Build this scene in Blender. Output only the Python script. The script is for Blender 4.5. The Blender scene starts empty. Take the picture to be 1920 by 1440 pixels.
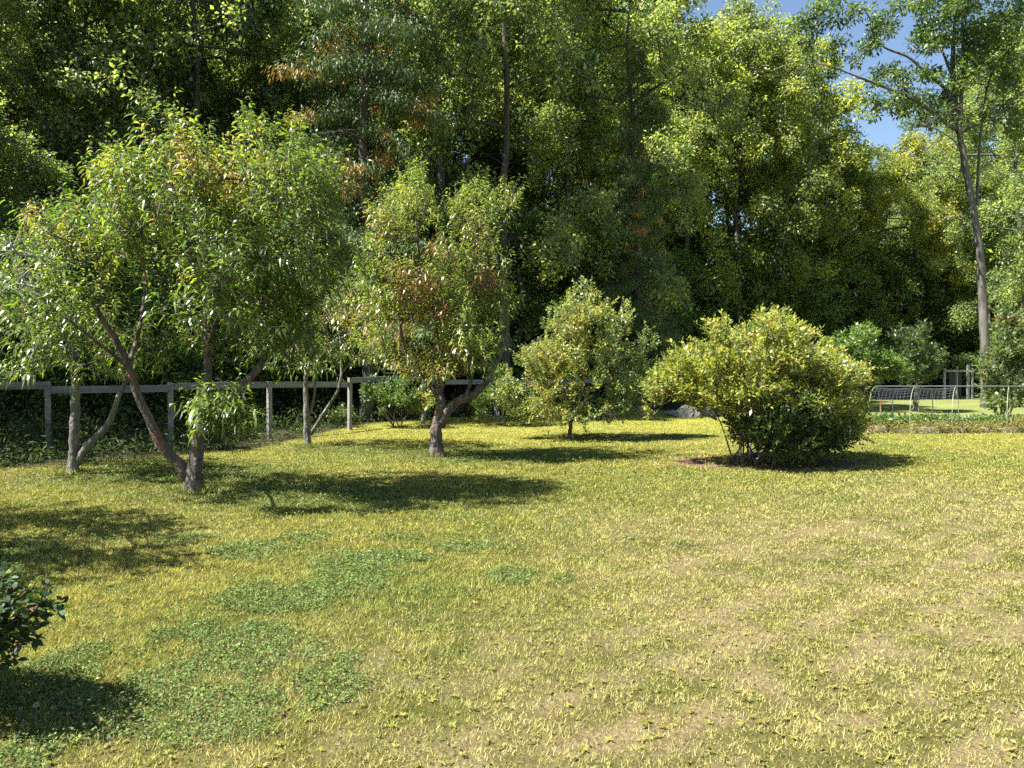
import bpy, math, random
import numpy as np
R = math.radians
S = bpy.context.scene
C = S.collection

# ------------------------------------------------------------------ camera, world, sun, exposure
F, CX, CY, HY, CH = 1450.0, 960.0, 720.0, 690.0, 1.75       # focal length in photo pixels, centre, horizon row, eye height
PITCH = math.atan((CY-HY)/F)
cd = bpy.data.cameras.new('camera'); cam = bpy.data.objects.new('camera', cd); C.objects.link(cam)
cam.location = (0, 0, CH); cam.rotation_euler = (math.pi/2-PITCH, 0, 0)
cd.sensor_fit = 'HORIZONTAL'; cd.sensor_width = 36.0; cd.lens = 36.0*F/1920
cd.clip_start = 0.05; cd.clip_end = 2000
S.camera = cam

SUN_EL, SUN_AZ = R(54), R(-108)                 # azimuth from +Y towards +X
w = bpy.data.worlds.new('World'); S.world = w; w.use_nodes = True
nt = w.node_tree; nt.nodes.clear()
sky = nt.nodes.new('ShaderNodeTexSky'); sky.sky_type = 'NISHITA'; sky.sun_disc = False
sky.sun_elevation = SUN_EL; sky.sun_rotation = SUN_AZ; sky.air_density = 1.0; sky.dust_density = 0.3; sky.ozone_density = 1.4
bg = nt.nodes.new('ShaderNodeBackground'); bg.inputs['Strength'].default_value = 0.06
wo = nt.nodes.new('ShaderNodeOutputWorld')
nt.links.new(sky.outputs[0], bg.inputs[0]); nt.links.new(bg.outputs[0], wo.inputs[0])
sd = bpy.data.lights.new('sun', 'SUN'); sd.energy = 5.0; sd.angle = R(0.5); sd.color = (1.0, 0.965, 0.90)
sun = bpy.data.objects.new('sun', sd); C.objects.link(sun)
sdir = np.array([math.sin(SUN_AZ)*math.cos(SUN_EL), math.cos(SUN_AZ)*math.cos(SUN_EL), math.sin(SUN_EL)])
from mathutils import Vector
sun.rotation_euler = Vector(sdir).to_track_quat('Z', 'Y').to_euler(); sun.location = (-20, 5, 30)
S.view_settings.view_transform = 'Standard'; S.view_settings.look = 'None'
S.view_settings.exposure = 1.75; S.view_settings.gamma = 1.0; S.view_settings.use_curve_mapping = False
S.render.engine = 'CYCLES'
cy = S.cycles
cy.max_bounces = 5; cy.diffuse_bounces = 3; cy.glossy_bounces = 2; cy.transmission_bounces = 3; cy.transparent_max_bounces = 4
cy.use_denoising = False
cy.use_adaptive_sampling = True; cy.adaptive_threshold = 0.02
cy.sample_clamp_indirect = 2.0

# ------------------------------------------------------------------ pixel -> place
cp, sp_ = math.cos(PITCH), math.sin(PITCH)
def ray(px, py):
    a, b = (px-CX)/F, (CY-py)/F
    return np.array([a, cp + b*sp_, -sp_ + b*cp])
def G(px, py):                                  # the place on the ground
    r = ray(px, py); t = -CH/r[2]
    return np.array([r[0]*t, r[1]*t, 0.0])
def at(px, py, d):                              # the place at distance d (along +Y)
    r = ray(px, py); t = d/r[1]
    return np.array([r[0]*t, d, CH + r[2]*t])

# ------------------------------------------------------------------ tagging
def tag(o, label=None, cat=None, group=None, kind=None):
    if label: o['label'] = label
    if cat: o['category'] = cat
    if group: o['group'] = group
    if kind: o['kind'] = kind
    return o
def empty(name, loc, label, cat, group=None):
    o = bpy.data.objects.new(name, None); C.objects.link(o); o.location = tuple(loc)
    o.empty_display_size = 0.3
    return tag(o, label, cat, group)
def copy_tree(o, parent=None):
    c = o.copy(); C.objects.link(c)
    if parent is not None: c.parent = parent
    for ch in list(o.children): copy_tree(ch, c)
    return c

# ------------------------------------------------------------------ mesh helpers
def make_mesh(name, verts, faces, mat, col=None, smooth=False, parent=None, origin=None, kind=None):
    """faces: (n,3) or (n,4) int array, or a list of such arrays"""
    if not isinstance(faces, (list, tuple)): faces = [faces]
    verts = np.asarray(verts, dtype=np.float64).copy()
    if origin is not None: verts -= np.asarray(origin)
    me = bpy.data.meshes.new(name)
    loops = np.concatenate([f.ravel() for f in faces]).astype(np.int32)
    cnt = np.concatenate([np.full(len(f), f.shape[1], np.int32) for f in faces])
    start = np.concatenate([[0], np.cumsum(cnt)[:-1]]).astype(np.int32)
    me.vertices.add(len(verts)); me.vertices.foreach_set('co', verts.astype(np.float32).ravel())
    me.loops.add(len(loops)); me.loops.foreach_set('vertex_index', loops)
    me.polygons.add(len(cnt)); me.polygons.foreach_set('loop_start', start)
    me.polygons.foreach_set('use_smooth', np.full(len(cnt), smooth))
    me.update(calc_edges=True)
    if col is not None:
        at_ = me.color_attributes.new('Col', 'FLOAT_COLOR', 'POINT')
        c4 = np.ones((len(verts), 4), np.float32); c4[:, :3] = col
        at_.data.foreach_set('color', c4.ravel())
    if mat: me.materials.append(mat)
    o = bpy.data.objects.new(name, me); C.objects.link(o)
    if parent is not None: o.parent = parent
    if kind: o['kind'] = kind
    return o
def norm(v): return v/np.maximum(np.linalg.norm(v, axis=-1, keepdims=True), 1e-9)

def catmull(pts, step):
    pts = np.asarray(pts, float); out = []
    P = np.vstack([2*pts[0]-pts[1], pts, 2*pts[-1]-pts[-2]])
    for i in range(1, len(P)-2):
        n = max(1, int(np.linalg.norm(P[i+1]-P[i])/step))
        for k in range(n):
            t = k/n
            out.append(.5*((2*P[i])+(-P[i-1]+P[i+1])*t+(2*P[i-1]-5*P[i]+4*P[i+1]-P[i+2])*t*t+(-P[i-1]+3*P[i]-3*P[i+1]+P[i+2])*t**3))
    out.append(pts[-1]); return np.array(out)

def tube(pts, rad, sides=10, rough=0.0, rng=None, flare=0):
    pts = np.asarray(pts, float); n = len(pts); rad = np.asarray(rad, float)
    T = norm(np.gradient(pts, axis=0))
    u = np.cross(T[0], [0.3, 1, 0.1]); u /= np.linalg.norm(u)
    V = []
    ang = np.linspace(0, 2*np.pi, sides, endpoint=False)
    ph = rng.uniform(0, 7, 3) if rng is not None else (0, 0, 0)
    for i in range(n):
        u = u - T[i]*u.dot(T[i]); u /= np.linalg.norm(u); v = np.cross(T[i], u)
        rr = rad[i]*(1+rough*(np.sin(ang*2+ph[0]+i*.35)*.5+np.sin(ang*3+ph[1]-i*.6)*.35+np.sin(ang*5+ph[2]+i*1.1)*.25))
        if rng is not None and rough: rr = rr*(1+rng.normal(0, rough*.25, sides))
        V.append(pts[i]+rr[:, None]*(np.cos(ang)[:, None]*u+np.sin(ang)[:, None]*v))
    V = np.concatenate(V)
    i = np.arange(n-1)[:, None]*sides; k = np.arange(sides)[None]; k2 = (k+1) % sides
    Fq = np.stack([i+k, i+k2, i+k2+sides, i+k+sides], -1).reshape(-1, 4)
    return V, Fq
def join(parts):
    V, Fs, off = [], [], 0
    for v, f in parts:
        V.append(v); Fs.append(f+off); off += len(v)
    return np.concatenate(V), np.concatenate(Fs)
def capped(V, Fq, sides):
    """close both ends of a tube with fans of quads"""
    n = len(V); c0, c1 = V[:sides].mean(0), V[-sides:].mean(0)
    V = np.vstack([V, c0, c1]); k = np.arange(sides); k2 = (k+1) % sides
    T = np.concatenate([np.stack([k2, k, np.full(sides, n)], -1), np.stack([n-sides+k, n-sides+k2, np.full(sides, n+1)], -1)])
    return V, [Fq, T]
def frusta(A, B, ra, rb, sides=4):
    d = norm(B-A); ref = np.where(np.abs(d[:, 2:3]) > .9, [[1., 0, 0]], [[0, 0, 1.]])
    u = norm(np.cross(d, ref)); v = np.cross(d, u)
    ang = np.linspace(0, 2*np.pi, sides, endpoint=False)
    ring = np.cos(ang)[None, :, None]*u[:, None]+np.sin(ang)[None, :, None]*v[:, None]
    V = np.concatenate([A[:, None]+ring*ra[:, None, None], B[:, None]+ring*rb[:, None, None]], 1).reshape(-1, 3)
    i = np.arange(len(A))[:, None]*2*sides; k = np.arange(sides)[None]; k2 = (k+1) % sides
    return V, np.stack([i+k, i+k2, i+k2+sides, i+k+sides], -1).reshape(-1, 4)
def box(c, s, rot=0.0, rng=None, jit=0.0):
    x, y, z = s[0]/2, s[1]/2, s[2]/2
    V = np.array([[-x,-y,-z],[x,-y,-z],[x,y,-z],[-x,y,-z],[-x,-y,z],[x,-y,z],[x,y,z],[-x,y,z]], float)
    if rng is not None: V += rng.normal(0, jit, V.shape)
    ca, sa = math.cos(rot), math.sin(rot)
    V = V@np.array([[ca, sa, 0], [-sa, ca, 0], [0, 0, 1]])+np.asarray(c)
    return V, np.array([[0,3,2,1],[4,5,6,7],[0,1,5,4],[1,2,6,5],[2,3,7,6],[3,0,4,7]])

# ------------------------------------------------------------------ noise in numpy
_lat = np.random.default_rng(5).random((256, 256))
def vnoise(x, y):
    xi, yi = np.floor(x).astype(int), np.floor(y).astype(int); fx, fy = x-xi, y-yi
    fx, fy = fx*fx*(3-2*fx), fy*fy*(3-2*fy)
    g = lambda a, b: _lat[a & 255, b & 255]
    return (g(xi, yi)*(1-fx)+g(xi+1, yi)*fx)*(1-fy)+(g(xi, yi+1)*(1-fx)+g(xi+1, yi+1)*fx)*fy
def fbm(x, y, o=4):
    s, a, t = 0, .5, 0
    for k in range(o):
        s = s+a*vnoise(x*2**k+17.3*k, y*2**k+9.1*k); t += a; a *= .5
    return s/t
def noise3(P, s): return (vnoise(P[:, 0]/s+3, P[:, 2]/s)+vnoise(P[:, 1]/s+31, P[:, 2]/s+7)+vnoise(P[:, 0]/s+11, P[:, 1]/s+5))/3
def gappy(T, s, frac):
    n = noise3(T, s); return T[n > np.quantile(n, frac)]
def sstep(a, b, x): t = np.clip((x-a)/(b-a), 0, 1); return t*t*(3-2*t)

# ------------------------------------------------------------------ materials
def new_mat(name):
    m = bpy.data.materials.new(name); m.use_nodes = True; n = m.node_tree; n.nodes.clear(); return m, n
def N(n, t, **k):
    o = n.nodes.new(t)
    for a, b in k.items(): setattr(o, a, b)
    return o
def leaf_mat(name, rough=0.45, trans=0.38, spec=0.5, tcol=(1.5, 1.45, 0.55)):
    m, n = new_mat(name); L = n.links
    a = N(n, 'ShaderNodeAttribute', attribute_name='Col'); oi = N(n, 'ShaderNodeObjectInfo')
    mul = N(n, 'ShaderNodeMix', data_type='RGBA', blend_type='MULTIPLY'); mul.inputs[0].default_value = 1
    L.new(a.outputs['Color'], mul.inputs[6]); L.new(oi.outputs['Color'], mul.inputs[7])
    t = N(n, 'ShaderNodeMix', data_type='RGBA', blend_type='MULTIPLY'); t.inputs[0].default_value = 1; t.inputs[7].default_value = (*tcol, 1)
    L.new(mul.outputs[2], t.inputs[6])
    p = N(n, 'ShaderNodeBsdfPrincipled'); p.inputs['Roughness'].default_value = rough; p.inputs['Specular IOR Level'].default_value = spec
    L.new(mul.outputs[2], p.inputs['Base Color'])
    tr = N(n, 'ShaderNodeBsdfTranslucent'); L.new(t.outputs[2], tr.inputs['Color'])
    mx = N(n, 'ShaderNodeMixShader'); mx.inputs[0].default_value = trans
    L.new(p.outputs[0], mx.inputs[1]); L.new(tr.outputs[0], mx.inputs[2])
    o = N(n, 'ShaderNodeOutputMaterial'); L.new(mx.outputs[0], o.inputs[0]); return m
def surf_mat(name, c1, c2, scale=6, rough=0.8, bump=0.4, stretch=(1, 1, 1), c3=None, detail=6, bscale=None):
    m, n = new_mat(name); L = n.links
    tc = N(n, 'ShaderNodeTexCoord'); mp = N(n, 'ShaderNodeMapping'); mp.inputs['Scale'].default_value = stretch
    L.new(tc.outputs['Object'], mp.inputs[0])
    no = N(n, 'ShaderNodeTexNoise'); no.inputs['Scale'].default_value = scale; no.inputs['Detail'].default_value = detail; no.inputs['Roughness'].default_value = .65
    L.new(mp.outputs[0], no.inputs['Vector'])
    cr = N(n, 'ShaderNodeValToRGB'); cr.color_ramp.elements[0].position = .32; cr.color_ramp.elements[1].position = .68
    cr.color_ramp.elements[0].color = (*c1, 1); cr.color_ramp.elements[1].color = (*c2, 1)
    L.new(no.outputs[0], cr.inputs[0]); colout = cr.outputs[0]
    if c3:
        n2 = N(n, 'ShaderNodeTexNoise'); n2.inputs['Scale'].default_value = scale*.35; n2.inputs['Detail'].default_value = 4
        L.new(tc.outputs['Object'], n2.inputs['Vector'])
        r2 = N(n, 'ShaderNodeMapRange'); r2.inputs[1].default_value = .55; r2.inputs[2].default_value = .68
        L.new(n2.outputs[0], r2.inputs[0])
        mx = N(n, 'ShaderNodeMix', data_type='RGBA'); L.new(r2.outputs[0], mx.inputs[0]); L.new(colout, mx.inputs[6]); mx.inputs[7].default_value = (*c3, 1)
        colout = mx.outputs[2]
    p = N(n, 'ShaderNodeBsdfPrincipled'); p.inputs['Roughness'].default_value = rough; L.new(colout, p.inputs['Base Color'])
    b = N(n, 'ShaderNodeBump'); b.inputs['Strength'].default_value = bump; b.inputs['Distance'].default_value = .05
    nb = N(n, 'ShaderNodeTexNoise'); nb.inputs['Scale'].default_value = bscale or scale*2.2; nb.inputs['Detail'].default_value = 5
    L.new(mp.outputs[0], nb.inputs['Vector']); L.new(nb.outputs[0], b.inputs['Height']); L.new(b.outputs[0], p.inputs['Normal'])
    o = N(n, 'ShaderNodeOutputMaterial'); L.new(p.outputs[0], o.inputs[0]); return m
M_peach = leaf_mat('peach_leaf', .36, .42, .8, (1.6, 1.7, .7))
M_leaf = leaf_mat('broad_leaf', .40, .40, .7, (1.5, 1.6, .7))
M_bush = leaf_mat('bush_leaf', .55, .25, .35)
M_under = leaf_mat('undergrowth_leaf', .6, .3, .2)
M_forest = leaf_mat('forest_leaf', .45, .52, 1.0, (2.1, 2.15, 1.0))
M_needle = leaf_mat('needle', .5, .2, .4)
M_grass = leaf_mat('grass_blade', .6, .3, .25, (1.25, 1.2, .75))
M_barkp = surf_mat('peach_bark', (.022, .018, .015), (.20, .165, .13), 11, .8, 1.0, (1, 1, .55), (.20, .085, .05), 9, 30)
M_barkl = surf_mat('pale_bark', (.05, .045, .035), (.24, .225, .19), 10, .8, 1.0, (1, 1, .4), (.10, .09, .06), 9, 28)
M_barkd = surf_mat('forest_bark', (.035, .03, .024), (.12, .105, .085), 3.2, .9, 1.0, (1, 1, .2))
M_barko = surf_mat('oak_bark', (.04, .036, .03), (.16, .148, .125), 4.5, .88, 1.0, (1, 1, .22))
M_wood = surf_mat('weathered_wood', (.12, .115, .11), (.30, .29, .28), 5, .8, .4, (1, 1, 1), (.26, .24, .22))
M_rail = surf_mat('weathered_rail', (.11, .11, .112), (.24, .24, .245), 4, .75, .3, (.3, .3, 3))
M_metal = surf_mat('galvanised_wire', (.15, .15, .15), (.26, .26, .25), 10, .4, .05)
M_steel = surf_mat('green_stake', (.03, .06, .04), (.05, .09, .06), 10, .5, .1)
M_rust = surf_mat('rusty_stake', (.16, .05, .03), (.25, .09, .05), 10, .7, .1)
M_pvc = surf_mat('pvc_pipe', (.18, .22, .12), (.30, .33, .21), 5, .45, .05)
M_rock = surf_mat('rock', (.14, .13, .12), (.36, .34, .32), 3, .9, .9)
M_fabric = surf_mat('black_fabric', (.010, .010, .014), (.028, .028, .036), 6, .6, .4)
M_plastic = surf_mat('dark_plastic', (.012, .012, .018), (.02, .02, .028), 6, .5, .1)
M_block = surf_mat('bed_edging', (.20, .17, .14), (.42, .38, .32), 4, .9, .7, (1, 1, 1), (.24, .18, .12))
M_petal = surf_mat('clover_head', (.22, .21, .19), (.36, .35, .31), 60, .7, .3)

# ------------------------------------------------------------------ ground
EDGE = [(-1400, 960), (-300, 905), (0, 884), (350, 856), (500, 836), (660, 800), (780, 786), (900, 779), (1060, 772), (1200, 768), (1330, 772), (1480, 768), (1620, 750), (1700, 744), (1930, 741), (2600, 741)]
EG = np.array([G(*p) for p in EDGE])
LAWN = [(-40., -30.), (-14.5, 9.5)]+[tuple(p[:2]) for p in EG[1:]]+[(80., -30.)]
def lawn_edge_y(x):                             # how far the lawn goes at that x
    return np.interp(x, EG[1:, 0], EG[1:, 1])
CLOV = [(330,1340,260,70),(430,1250,230,60),(540,1120,120,35),(690,1060,130,28),(230,1370,150,42),(420,1320,170,60),(600,1290,90,55),(440,1210,120,40),(340,1190,70,30),(560,1110,80,25),(470,1130,70,22),(660,1100,60,16),(620,1075,60,16),(720,1055,90,20),
        (480,1035,90,20),(560,1012,60,14),(330,1015,70,10),(960,1080,45,20),(1060,1085,30,10),(870,1025,60,10),(1280,1020,25,8),(1185,1010,14,6),(90,1400,90,60),(60,1290,120,70),(480,1260,110,40),(150,1240,60,30),(740,1010,50,9),(30,1040,80,20)]
CG = []
for px, py, rx, ry in CLOV:
    c = G(px, py); a = G(px+rx, py); b = G(px, py-ry); e = G(px, py+ry)
    CG.append((c[0], (b[1]+e[1])/2, abs(a[0]-c[0]), abs(b[1]-e[1])/2))
def clover_mask(x, y):
    m = np.zeros_like(x)
    nn = fbm(x*2.2, y*2.2, 4); n3 = fbm(x*7, y*7, 2)
    for cx_, cy_, rx, ry in CG:
        d = np.sqrt(((x-cx_)/rx)**2+((y-cy_)/ry)**2)
        m = np.maximum(m, 1.15-d)
    return sstep(.12, .42, m*1.0+(nn-.5)*2.0+(n3-.5)*1.1)*(m > .01)*sstep(0,.25,m)
TREES_G = [G(363,925), G(135,890), G(577,840), G(820,855), G(1068,820)]
def dry_mask(x, y):
    # dry towards the near right, greener towards the trees
    v = sstep(-1.6, 2.6, x*1.0+(7.5-y)*.35)*sstep(15, 6, y)
    return np.clip(v+ (fbm(x*.5+3, y*.5, 3)-.5)*.9, 0, 1)
SA, SB = G(800, 1300), G(1900, 965); SD = (SB-SA)/np.linalg.norm(SB-SA)
def mow(x, y):                                  # wheel and mowing lines
    s = (x*SD[1]-y*SD[0])+.25*(fbm(x*.4, y*.4, 2)-.5)
    return .5+.5*np.sin(s*2*np.pi/.52)*sstep(-3, 1.5, x)
def lawn_col(x, y, rng=None):
    n1 = fbm(x*.7, y*.7, 4); n2 = fbm(x*3.1+40, y*3.1, 3)
    green = np.array([.18, .24, .033]); yel = np.array([.38, .365, .065]); dry = np.array([.53, .465, .165])
    t = np.clip(.68+(n1-.5)*1.1+(n2-.5)*.7, 0, 1)[:, None]
    c = green*(1-t)+yel*t
    d = dry_mask(x, y)*np.clip(.55+(n2-.5)*1.6, 0, 1); c = c*(1-d[:, None])+dry*d[:, None]; c = c*(1+.13*(mow(x, y)-.5)*sstep(-1.5, 2, x))[:, None]
    k = (sstep(21, 25, y)*sstep(6, 9, x)*.8)[:, None]; c = c*(1-k)+np.array([.19, .22, .085])*k
    # greener grass where tree shadows fall, darkened: shade put into its colour
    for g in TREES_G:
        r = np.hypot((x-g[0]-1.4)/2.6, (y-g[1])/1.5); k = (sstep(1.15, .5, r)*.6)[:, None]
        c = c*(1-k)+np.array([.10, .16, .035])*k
    k = clover_mask(x, y)[:, None]*.6
    c = c*(1-k)+np.array([.11, .185, .042])*k
    return c
def ground_z(x, y):
    return (fbm(x*.35, y*.35, 3)-.5)*.06+(fbm(x*2.3, y*2.3, 2)-.5)*.02

xs = np.unique(np.concatenate([np.linspace(-400, -40, 12), np.arange(-40, -12, 1.0), np.arange(-12, 16, .16), np.arange(16, 42, 1.0), np.linspace(42, 400, 12)]))
ys = np.unique(np.concatenate([np.linspace(-200, -5, 8), np.arange(-5, 1, .5), np.arange(1, 14, .14), np.arange(14, 30, .25), np.arange(30, 60, 1.0), np.linspace(60, 600, 12)]))
X, Y = np.meshgrid(xs, ys); x, y = X.ravel(), Y.ravel()
z = ground_z(x, y)*((np.abs(x) < 60) & (y < 70))
nx = len(xs); i = np.arange(len(ys)-1)[:, None]*nx; k = np.arange(nx-1)[None]
Fg = np.stack([i+k, i+k+1, i+k+1+nx, i+k+nx], -1).reshape(-1, 4)
ingrass = sstep(.5, -.2, y-lawn_edge_y(x)+(fbm(x*1.5, y*1.5)-.5)*1.2)
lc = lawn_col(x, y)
soil = np.array([.20, .155, .09]); n4 = fbm(x*5, y*5, 3)
bare = (np.clip(dry_mask(x, y), 0, 1)*sstep(.46, .66, n4*.8+mow(x, y)*.2)*.8)[:, None]
gc = lc*(.22+.72*sstep(12, 26, y)*(.75+.5*fbm(x*6,y*3,3)))[:, None]; gc = gc*(1-bare)+soil*bare  # thatch under the blades kept dark, gap shade put into its colour
litter = np.array([.075, .055, .035])*(0.7+.6*n4[:, None])
gc = gc*ingrass[:, None]+litter*(1-ingrass[:, None])
MU = G(1430, 868)
mr = np.hypot((x-MU[0])/2.15, (y-MU[1])/1.15)+(fbm(x*2, y*2)-.5)*.7
mulch = sstep(1.02, .86, mr)
for g_ in TREES_G: mulch = np.maximum(mulch, .8*sstep(.5, .25, np.hypot(x-g_[0], y-g_[1])))
mulch = mulch[:, None]
gc = gc*(1-mulch)+np.array([.17, .10, .075])*(.6+.8*n4[:, None])*mulch
def ground_mat():
    m, n = new_mat('ground'); L = n.links
    a = N(n, 'ShaderNodeAttribute', attribute_name='Col'); tc = N(n, 'ShaderNodeTexCoord')
    no = N(n, 'ShaderNodeTexNoise'); no.inputs['Scale'].default_value = 26; no.inputs['Detail'].default_value = 8; no.inputs['Roughness'].default_value = .75
    L.new(tc.outputs['Object'], no.inputs['Vector'])
    cr = N(n, 'ShaderNodeValToRGB'); cr.color_ramp.elements[0].position = .3; cr.color_ramp.elements[1].position = .7
    cr.color_ramp.elements[0].color = (.45, .45, .42, 1); cr.color_ramp.elements[1].color = (1.25, 1.22, 1.1, 1)
    L.new(no.outputs[0], cr.inputs[0])
    mx = N(n, 'ShaderNodeMix', data_type='RGBA', blend_type='MULTIPLY'); mx.inputs[0].default_value = 1
    L.new(a.outputs['Color'], mx.inputs[6]); L.new(cr.outputs[0], mx.inputs[7])
    p = N(n, 'ShaderNodeBsdfPrincipled'); p.inputs['Roughness'].default_value = .95; p.inputs['Specular IOR Level'].default_value = .15
    L.new(mx.outputs[2], p.inputs['Base Color'])
    b = N(n, 'ShaderNodeBump'); b.inputs['Strength'].default_value = .8; b.inputs['Distance'].default_value = .03
    n2 = N(n, 'ShaderNodeTexNoise'); n2.inputs['Scale'].default_value = 40; n2.inputs['Detail'].default_value = 6
    L.new(tc.outputs['Object'], n2.inputs['Vector']); L.new(n2.outputs[0], b.inputs['Height']); L.new(b.outputs[0], p.inputs['Normal'])
    o = N(n, 'ShaderNodeOutputMaterial'); L.new(p.outputs[0], o.inputs[0]); return m
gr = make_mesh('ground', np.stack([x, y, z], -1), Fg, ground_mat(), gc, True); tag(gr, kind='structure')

# ------------------------------------------------------------------ tree building
def leaves(pos, d, nrm, L, W, droop, col, nseg=2, fold=0.0):
    """nseg 2 -> 4 verts 2 tris; nseg 3 -> 6 verts, 4 tris curved"""
    d = norm(d); s = norm(np.cross(d, nrm)); u = np.cross(s, d)
    L = L[:, None]; W = W[:, None]; dr = np.broadcast_to(np.asarray(droop, float), (len(pos),))[:, None]
    g = np.array([0, 0, -1.0])
    def P(t): return pos+L*(d*t+g*dr*t*t)
    if nseg == 2:
        m = P(.45)
        V = np.stack([pos, m-s*W*.5+u*W*fold, m+s*W*.5+u*W*fold, P(1.)], 1)
        F_ = np.array([[0, 2, 1], [1, 2, 3]]) if fold == 0 else np.array([[0, 3, 1], [0, 2, 3]])
    else:
        m1, m2 = P(.28), P(.65)
        V = np.stack([pos, m1-s*W*.5, m1+s*W*.5, m2-s*W*.42, m2+s*W*.42, P(1.)], 1)
        F_ = np.array([[0, 2, 1], [1, 2, 4], [1, 4, 3], [3, 4, 5]])
    k = V.shape[1]
    Fa = (np.arange(len(pos))[:, None, None]*k+F_[None]).reshape(-1, 3)
    return V.reshape(-1, 3), Fa, np.repeat(col, k, axis=0)

def grow(init, targets, rng, step=.25, rt=.004, expo=.47, wig=.03, up=.25):
    """connect every target to the nearest point of what has grown; init: (n,3) points of the trunk and limbs"""
    cap = len(init)+int(len(targets)*40)
    P = np.zeros((cap, 3)); par = np.full(cap, -1); P[:len(init)] = init; n = len(init); n0 = n
    dmin = np.array([np.min(np.linalg.norm(init-t, axis=1)) for t in targets])
    order = np.argsort(dmin); tips = np.zeros(len(targets), int); tdir = np.zeros((len(targets), 3))
    for ti in order:
        t = targets[ti]; dv = t-P[:n]; dist = np.linalg.norm(dv, axis=1)
        cost = dist*(1+.5*np.clip(-dv[:, 2]/np.maximum(dist, .01), 0, 1))
        j = int(np.argmin(cost)); a = P[j]; D = dist[j]
        k = max(1, int(D/step)); k = min(k, 30)
        c = (a+t)/2+np.array([0, 0, up*D*.5])+rng.normal(0, wig*D, 3)
        prev = j
        for q in range(1, k+1):
            s = q/k; p = (1-s)**2*a+2*s*(1-s)*c+s*s*t
            if q < k: p = p+rng.normal(0, wig*.5*step, 3)
            P[n] = p; par[n] = prev; prev = n; n += 1
        tips[ti] = prev; e = t-P[par[prev]]; tdir[ti] = e/max(np.linalg.norm(e), 1e-6)
    P = P[:n]; par = par[:n]; cnt = np.zeros(n); cnt[tips] += 1
    for q in range(n-1, n0-1, -1): cnt[par[q]] += cnt[q]
    r = rt*np.maximum(cnt, 1)**expo
    e = np.arange(n0, n)
    ra = np.where(par[e] >= n0, r[np.maximum(par[e], 0)], r[e]*1.15); ra = np.minimum(ra, r[e]*1.6)
    return P, par, r, (P[par[e]], P[e], ra, r[e]), tdir

def mk_limb(name, pts, r0, r1, mat, parent, org, rng, sides=10, step=.12, rough=.10, flare=0., pw=1.0):
    c = catmull(pts, step); t = np.linspace(0, 1, len(c))
    rad = r0+(r1-r0)*t**pw
    if flare: rad = rad*(1+flare*np.exp(-np.linalg.norm(c-c[0], axis=1)/(r0*1.6)))
    if len(c) > 3: c[1:-1] += rng.normal(0, r0*.06, (len(c)-2, 3))
    V, Fq = tube(c, rad, sides, rough, rng)
    V, Fq = capped(V, Fq, sides)
    make_mesh(name, V, Fq, mat, None, True, parent, org)
    return c

def blob_targets(blobs, d0, cx_px, R_m, n, rng, shell=.35):
    """blobs in photo pixels (px, py, rx, ry[, depth offset]); a crown round about its own axis"""
    vol = np.array([b[2]*b[3]*max(.25, 1-((b[0]-cx_px)*d0/F/R_m)**2)**.5 for b in blobs]); vol /= vol.sum()
    out = []
    for b, v in zip(blobs, vol):
        m = max(2, int(round(n*v)))
        u = norm(rng.normal(size=(m, 3)))*(rng.uniform(shell**3, 1, (m, 1))**(1/3))
        dx = (b[0]-cx_px)*d0/F
        dep = math.sqrt(max(R_m**2-dx*dx, (R_m*.3)**2)) if len(b) < 5 else b[3]*d0/F*1.2
        oo = (b[4] if len(b) > 4 else 0)
        out.append(np.array([at(b[0]+q[0]*b[2]*.93, b[1]-q[2]*b[3]*.9, d0+oo+q[1]*dep*.9) for q in u]))
    T = np.concatenate(out); T[:, 2] = np.maximum(T[:, 2], .25); return T

def shoots(T, tdir, org_axis, rng, per=3, ln=(.2, .45), upw=.35, outw=.6):
    """short leafy shoots from each target -> starts, dirs, lengths"""
    n = len(T)*per; S0 = np.repeat(T, per, 0)+rng.normal(0, .04, (n, 3)); D = np.repeat(tdir, per, 0)
    out = S0-org_axis; out = norm(out)
    d = norm(D*.6+out*outw+np.array([0, 0, upw])+rng.normal(0, .45, (n, 3)))
    return S0, d, rng.uniform(*ln, n)

def pick(rng, n, cols, w):
    i = rng.choice(len(cols), n, p=np.array(w)/sum(w)); c = np.array(cols)[i]
    return c*rng.uniform(.75, 1.28, (n, 1))*(1+rng.normal(0, .06, (n, 3)))

def peach_leaves(S0, d, ln, rng, per=9, size=.13, ratio=.24, droop=.55, colf=None, nseg=3):
    n = len(S0); t = np.tile(np.linspace(.05, 1, per), n); i = np.repeat(np.arange(n), per)
    sag = np.array([0, 0, -.18])
    pos = S0[i]+d[i]*(ln[i]*t)[:, None]+sag*((ln[i]*t)**2)[:, None]*1.5
    side = norm(np.cross(d, rng.normal(size=(n, 3))))[i]; w2 = np.cross(d[i], side)
    a = np.tile(np.arange(per)*2.4, n)+rng.normal(0, .4, n*per)
    rad = side*np.cos(a)[:, None]+w2*np.sin(a)[:, None]
    ld = norm(rad*.8+d[i]*(.35+.6*t[:, None])+np.array([0, 0, .12])+rng.normal(0, .18, (n*per, 3)))
    nr = norm(np.array([0, 0, 1.])+rad*.25+rng.normal(0, .35, (n*per, 3)))
    L = size*rng.uniform(.6, 1.2, n*per)*np.where(t > .9, .85, 1); W = L*ratio*rng.uniform(.85, 1.15, n*per)
    col = colf(pos, i, t, rng)
    return pos, ld, nr, L, W, droop*rng.uniform(.5, 1.4, n*per), col

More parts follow.
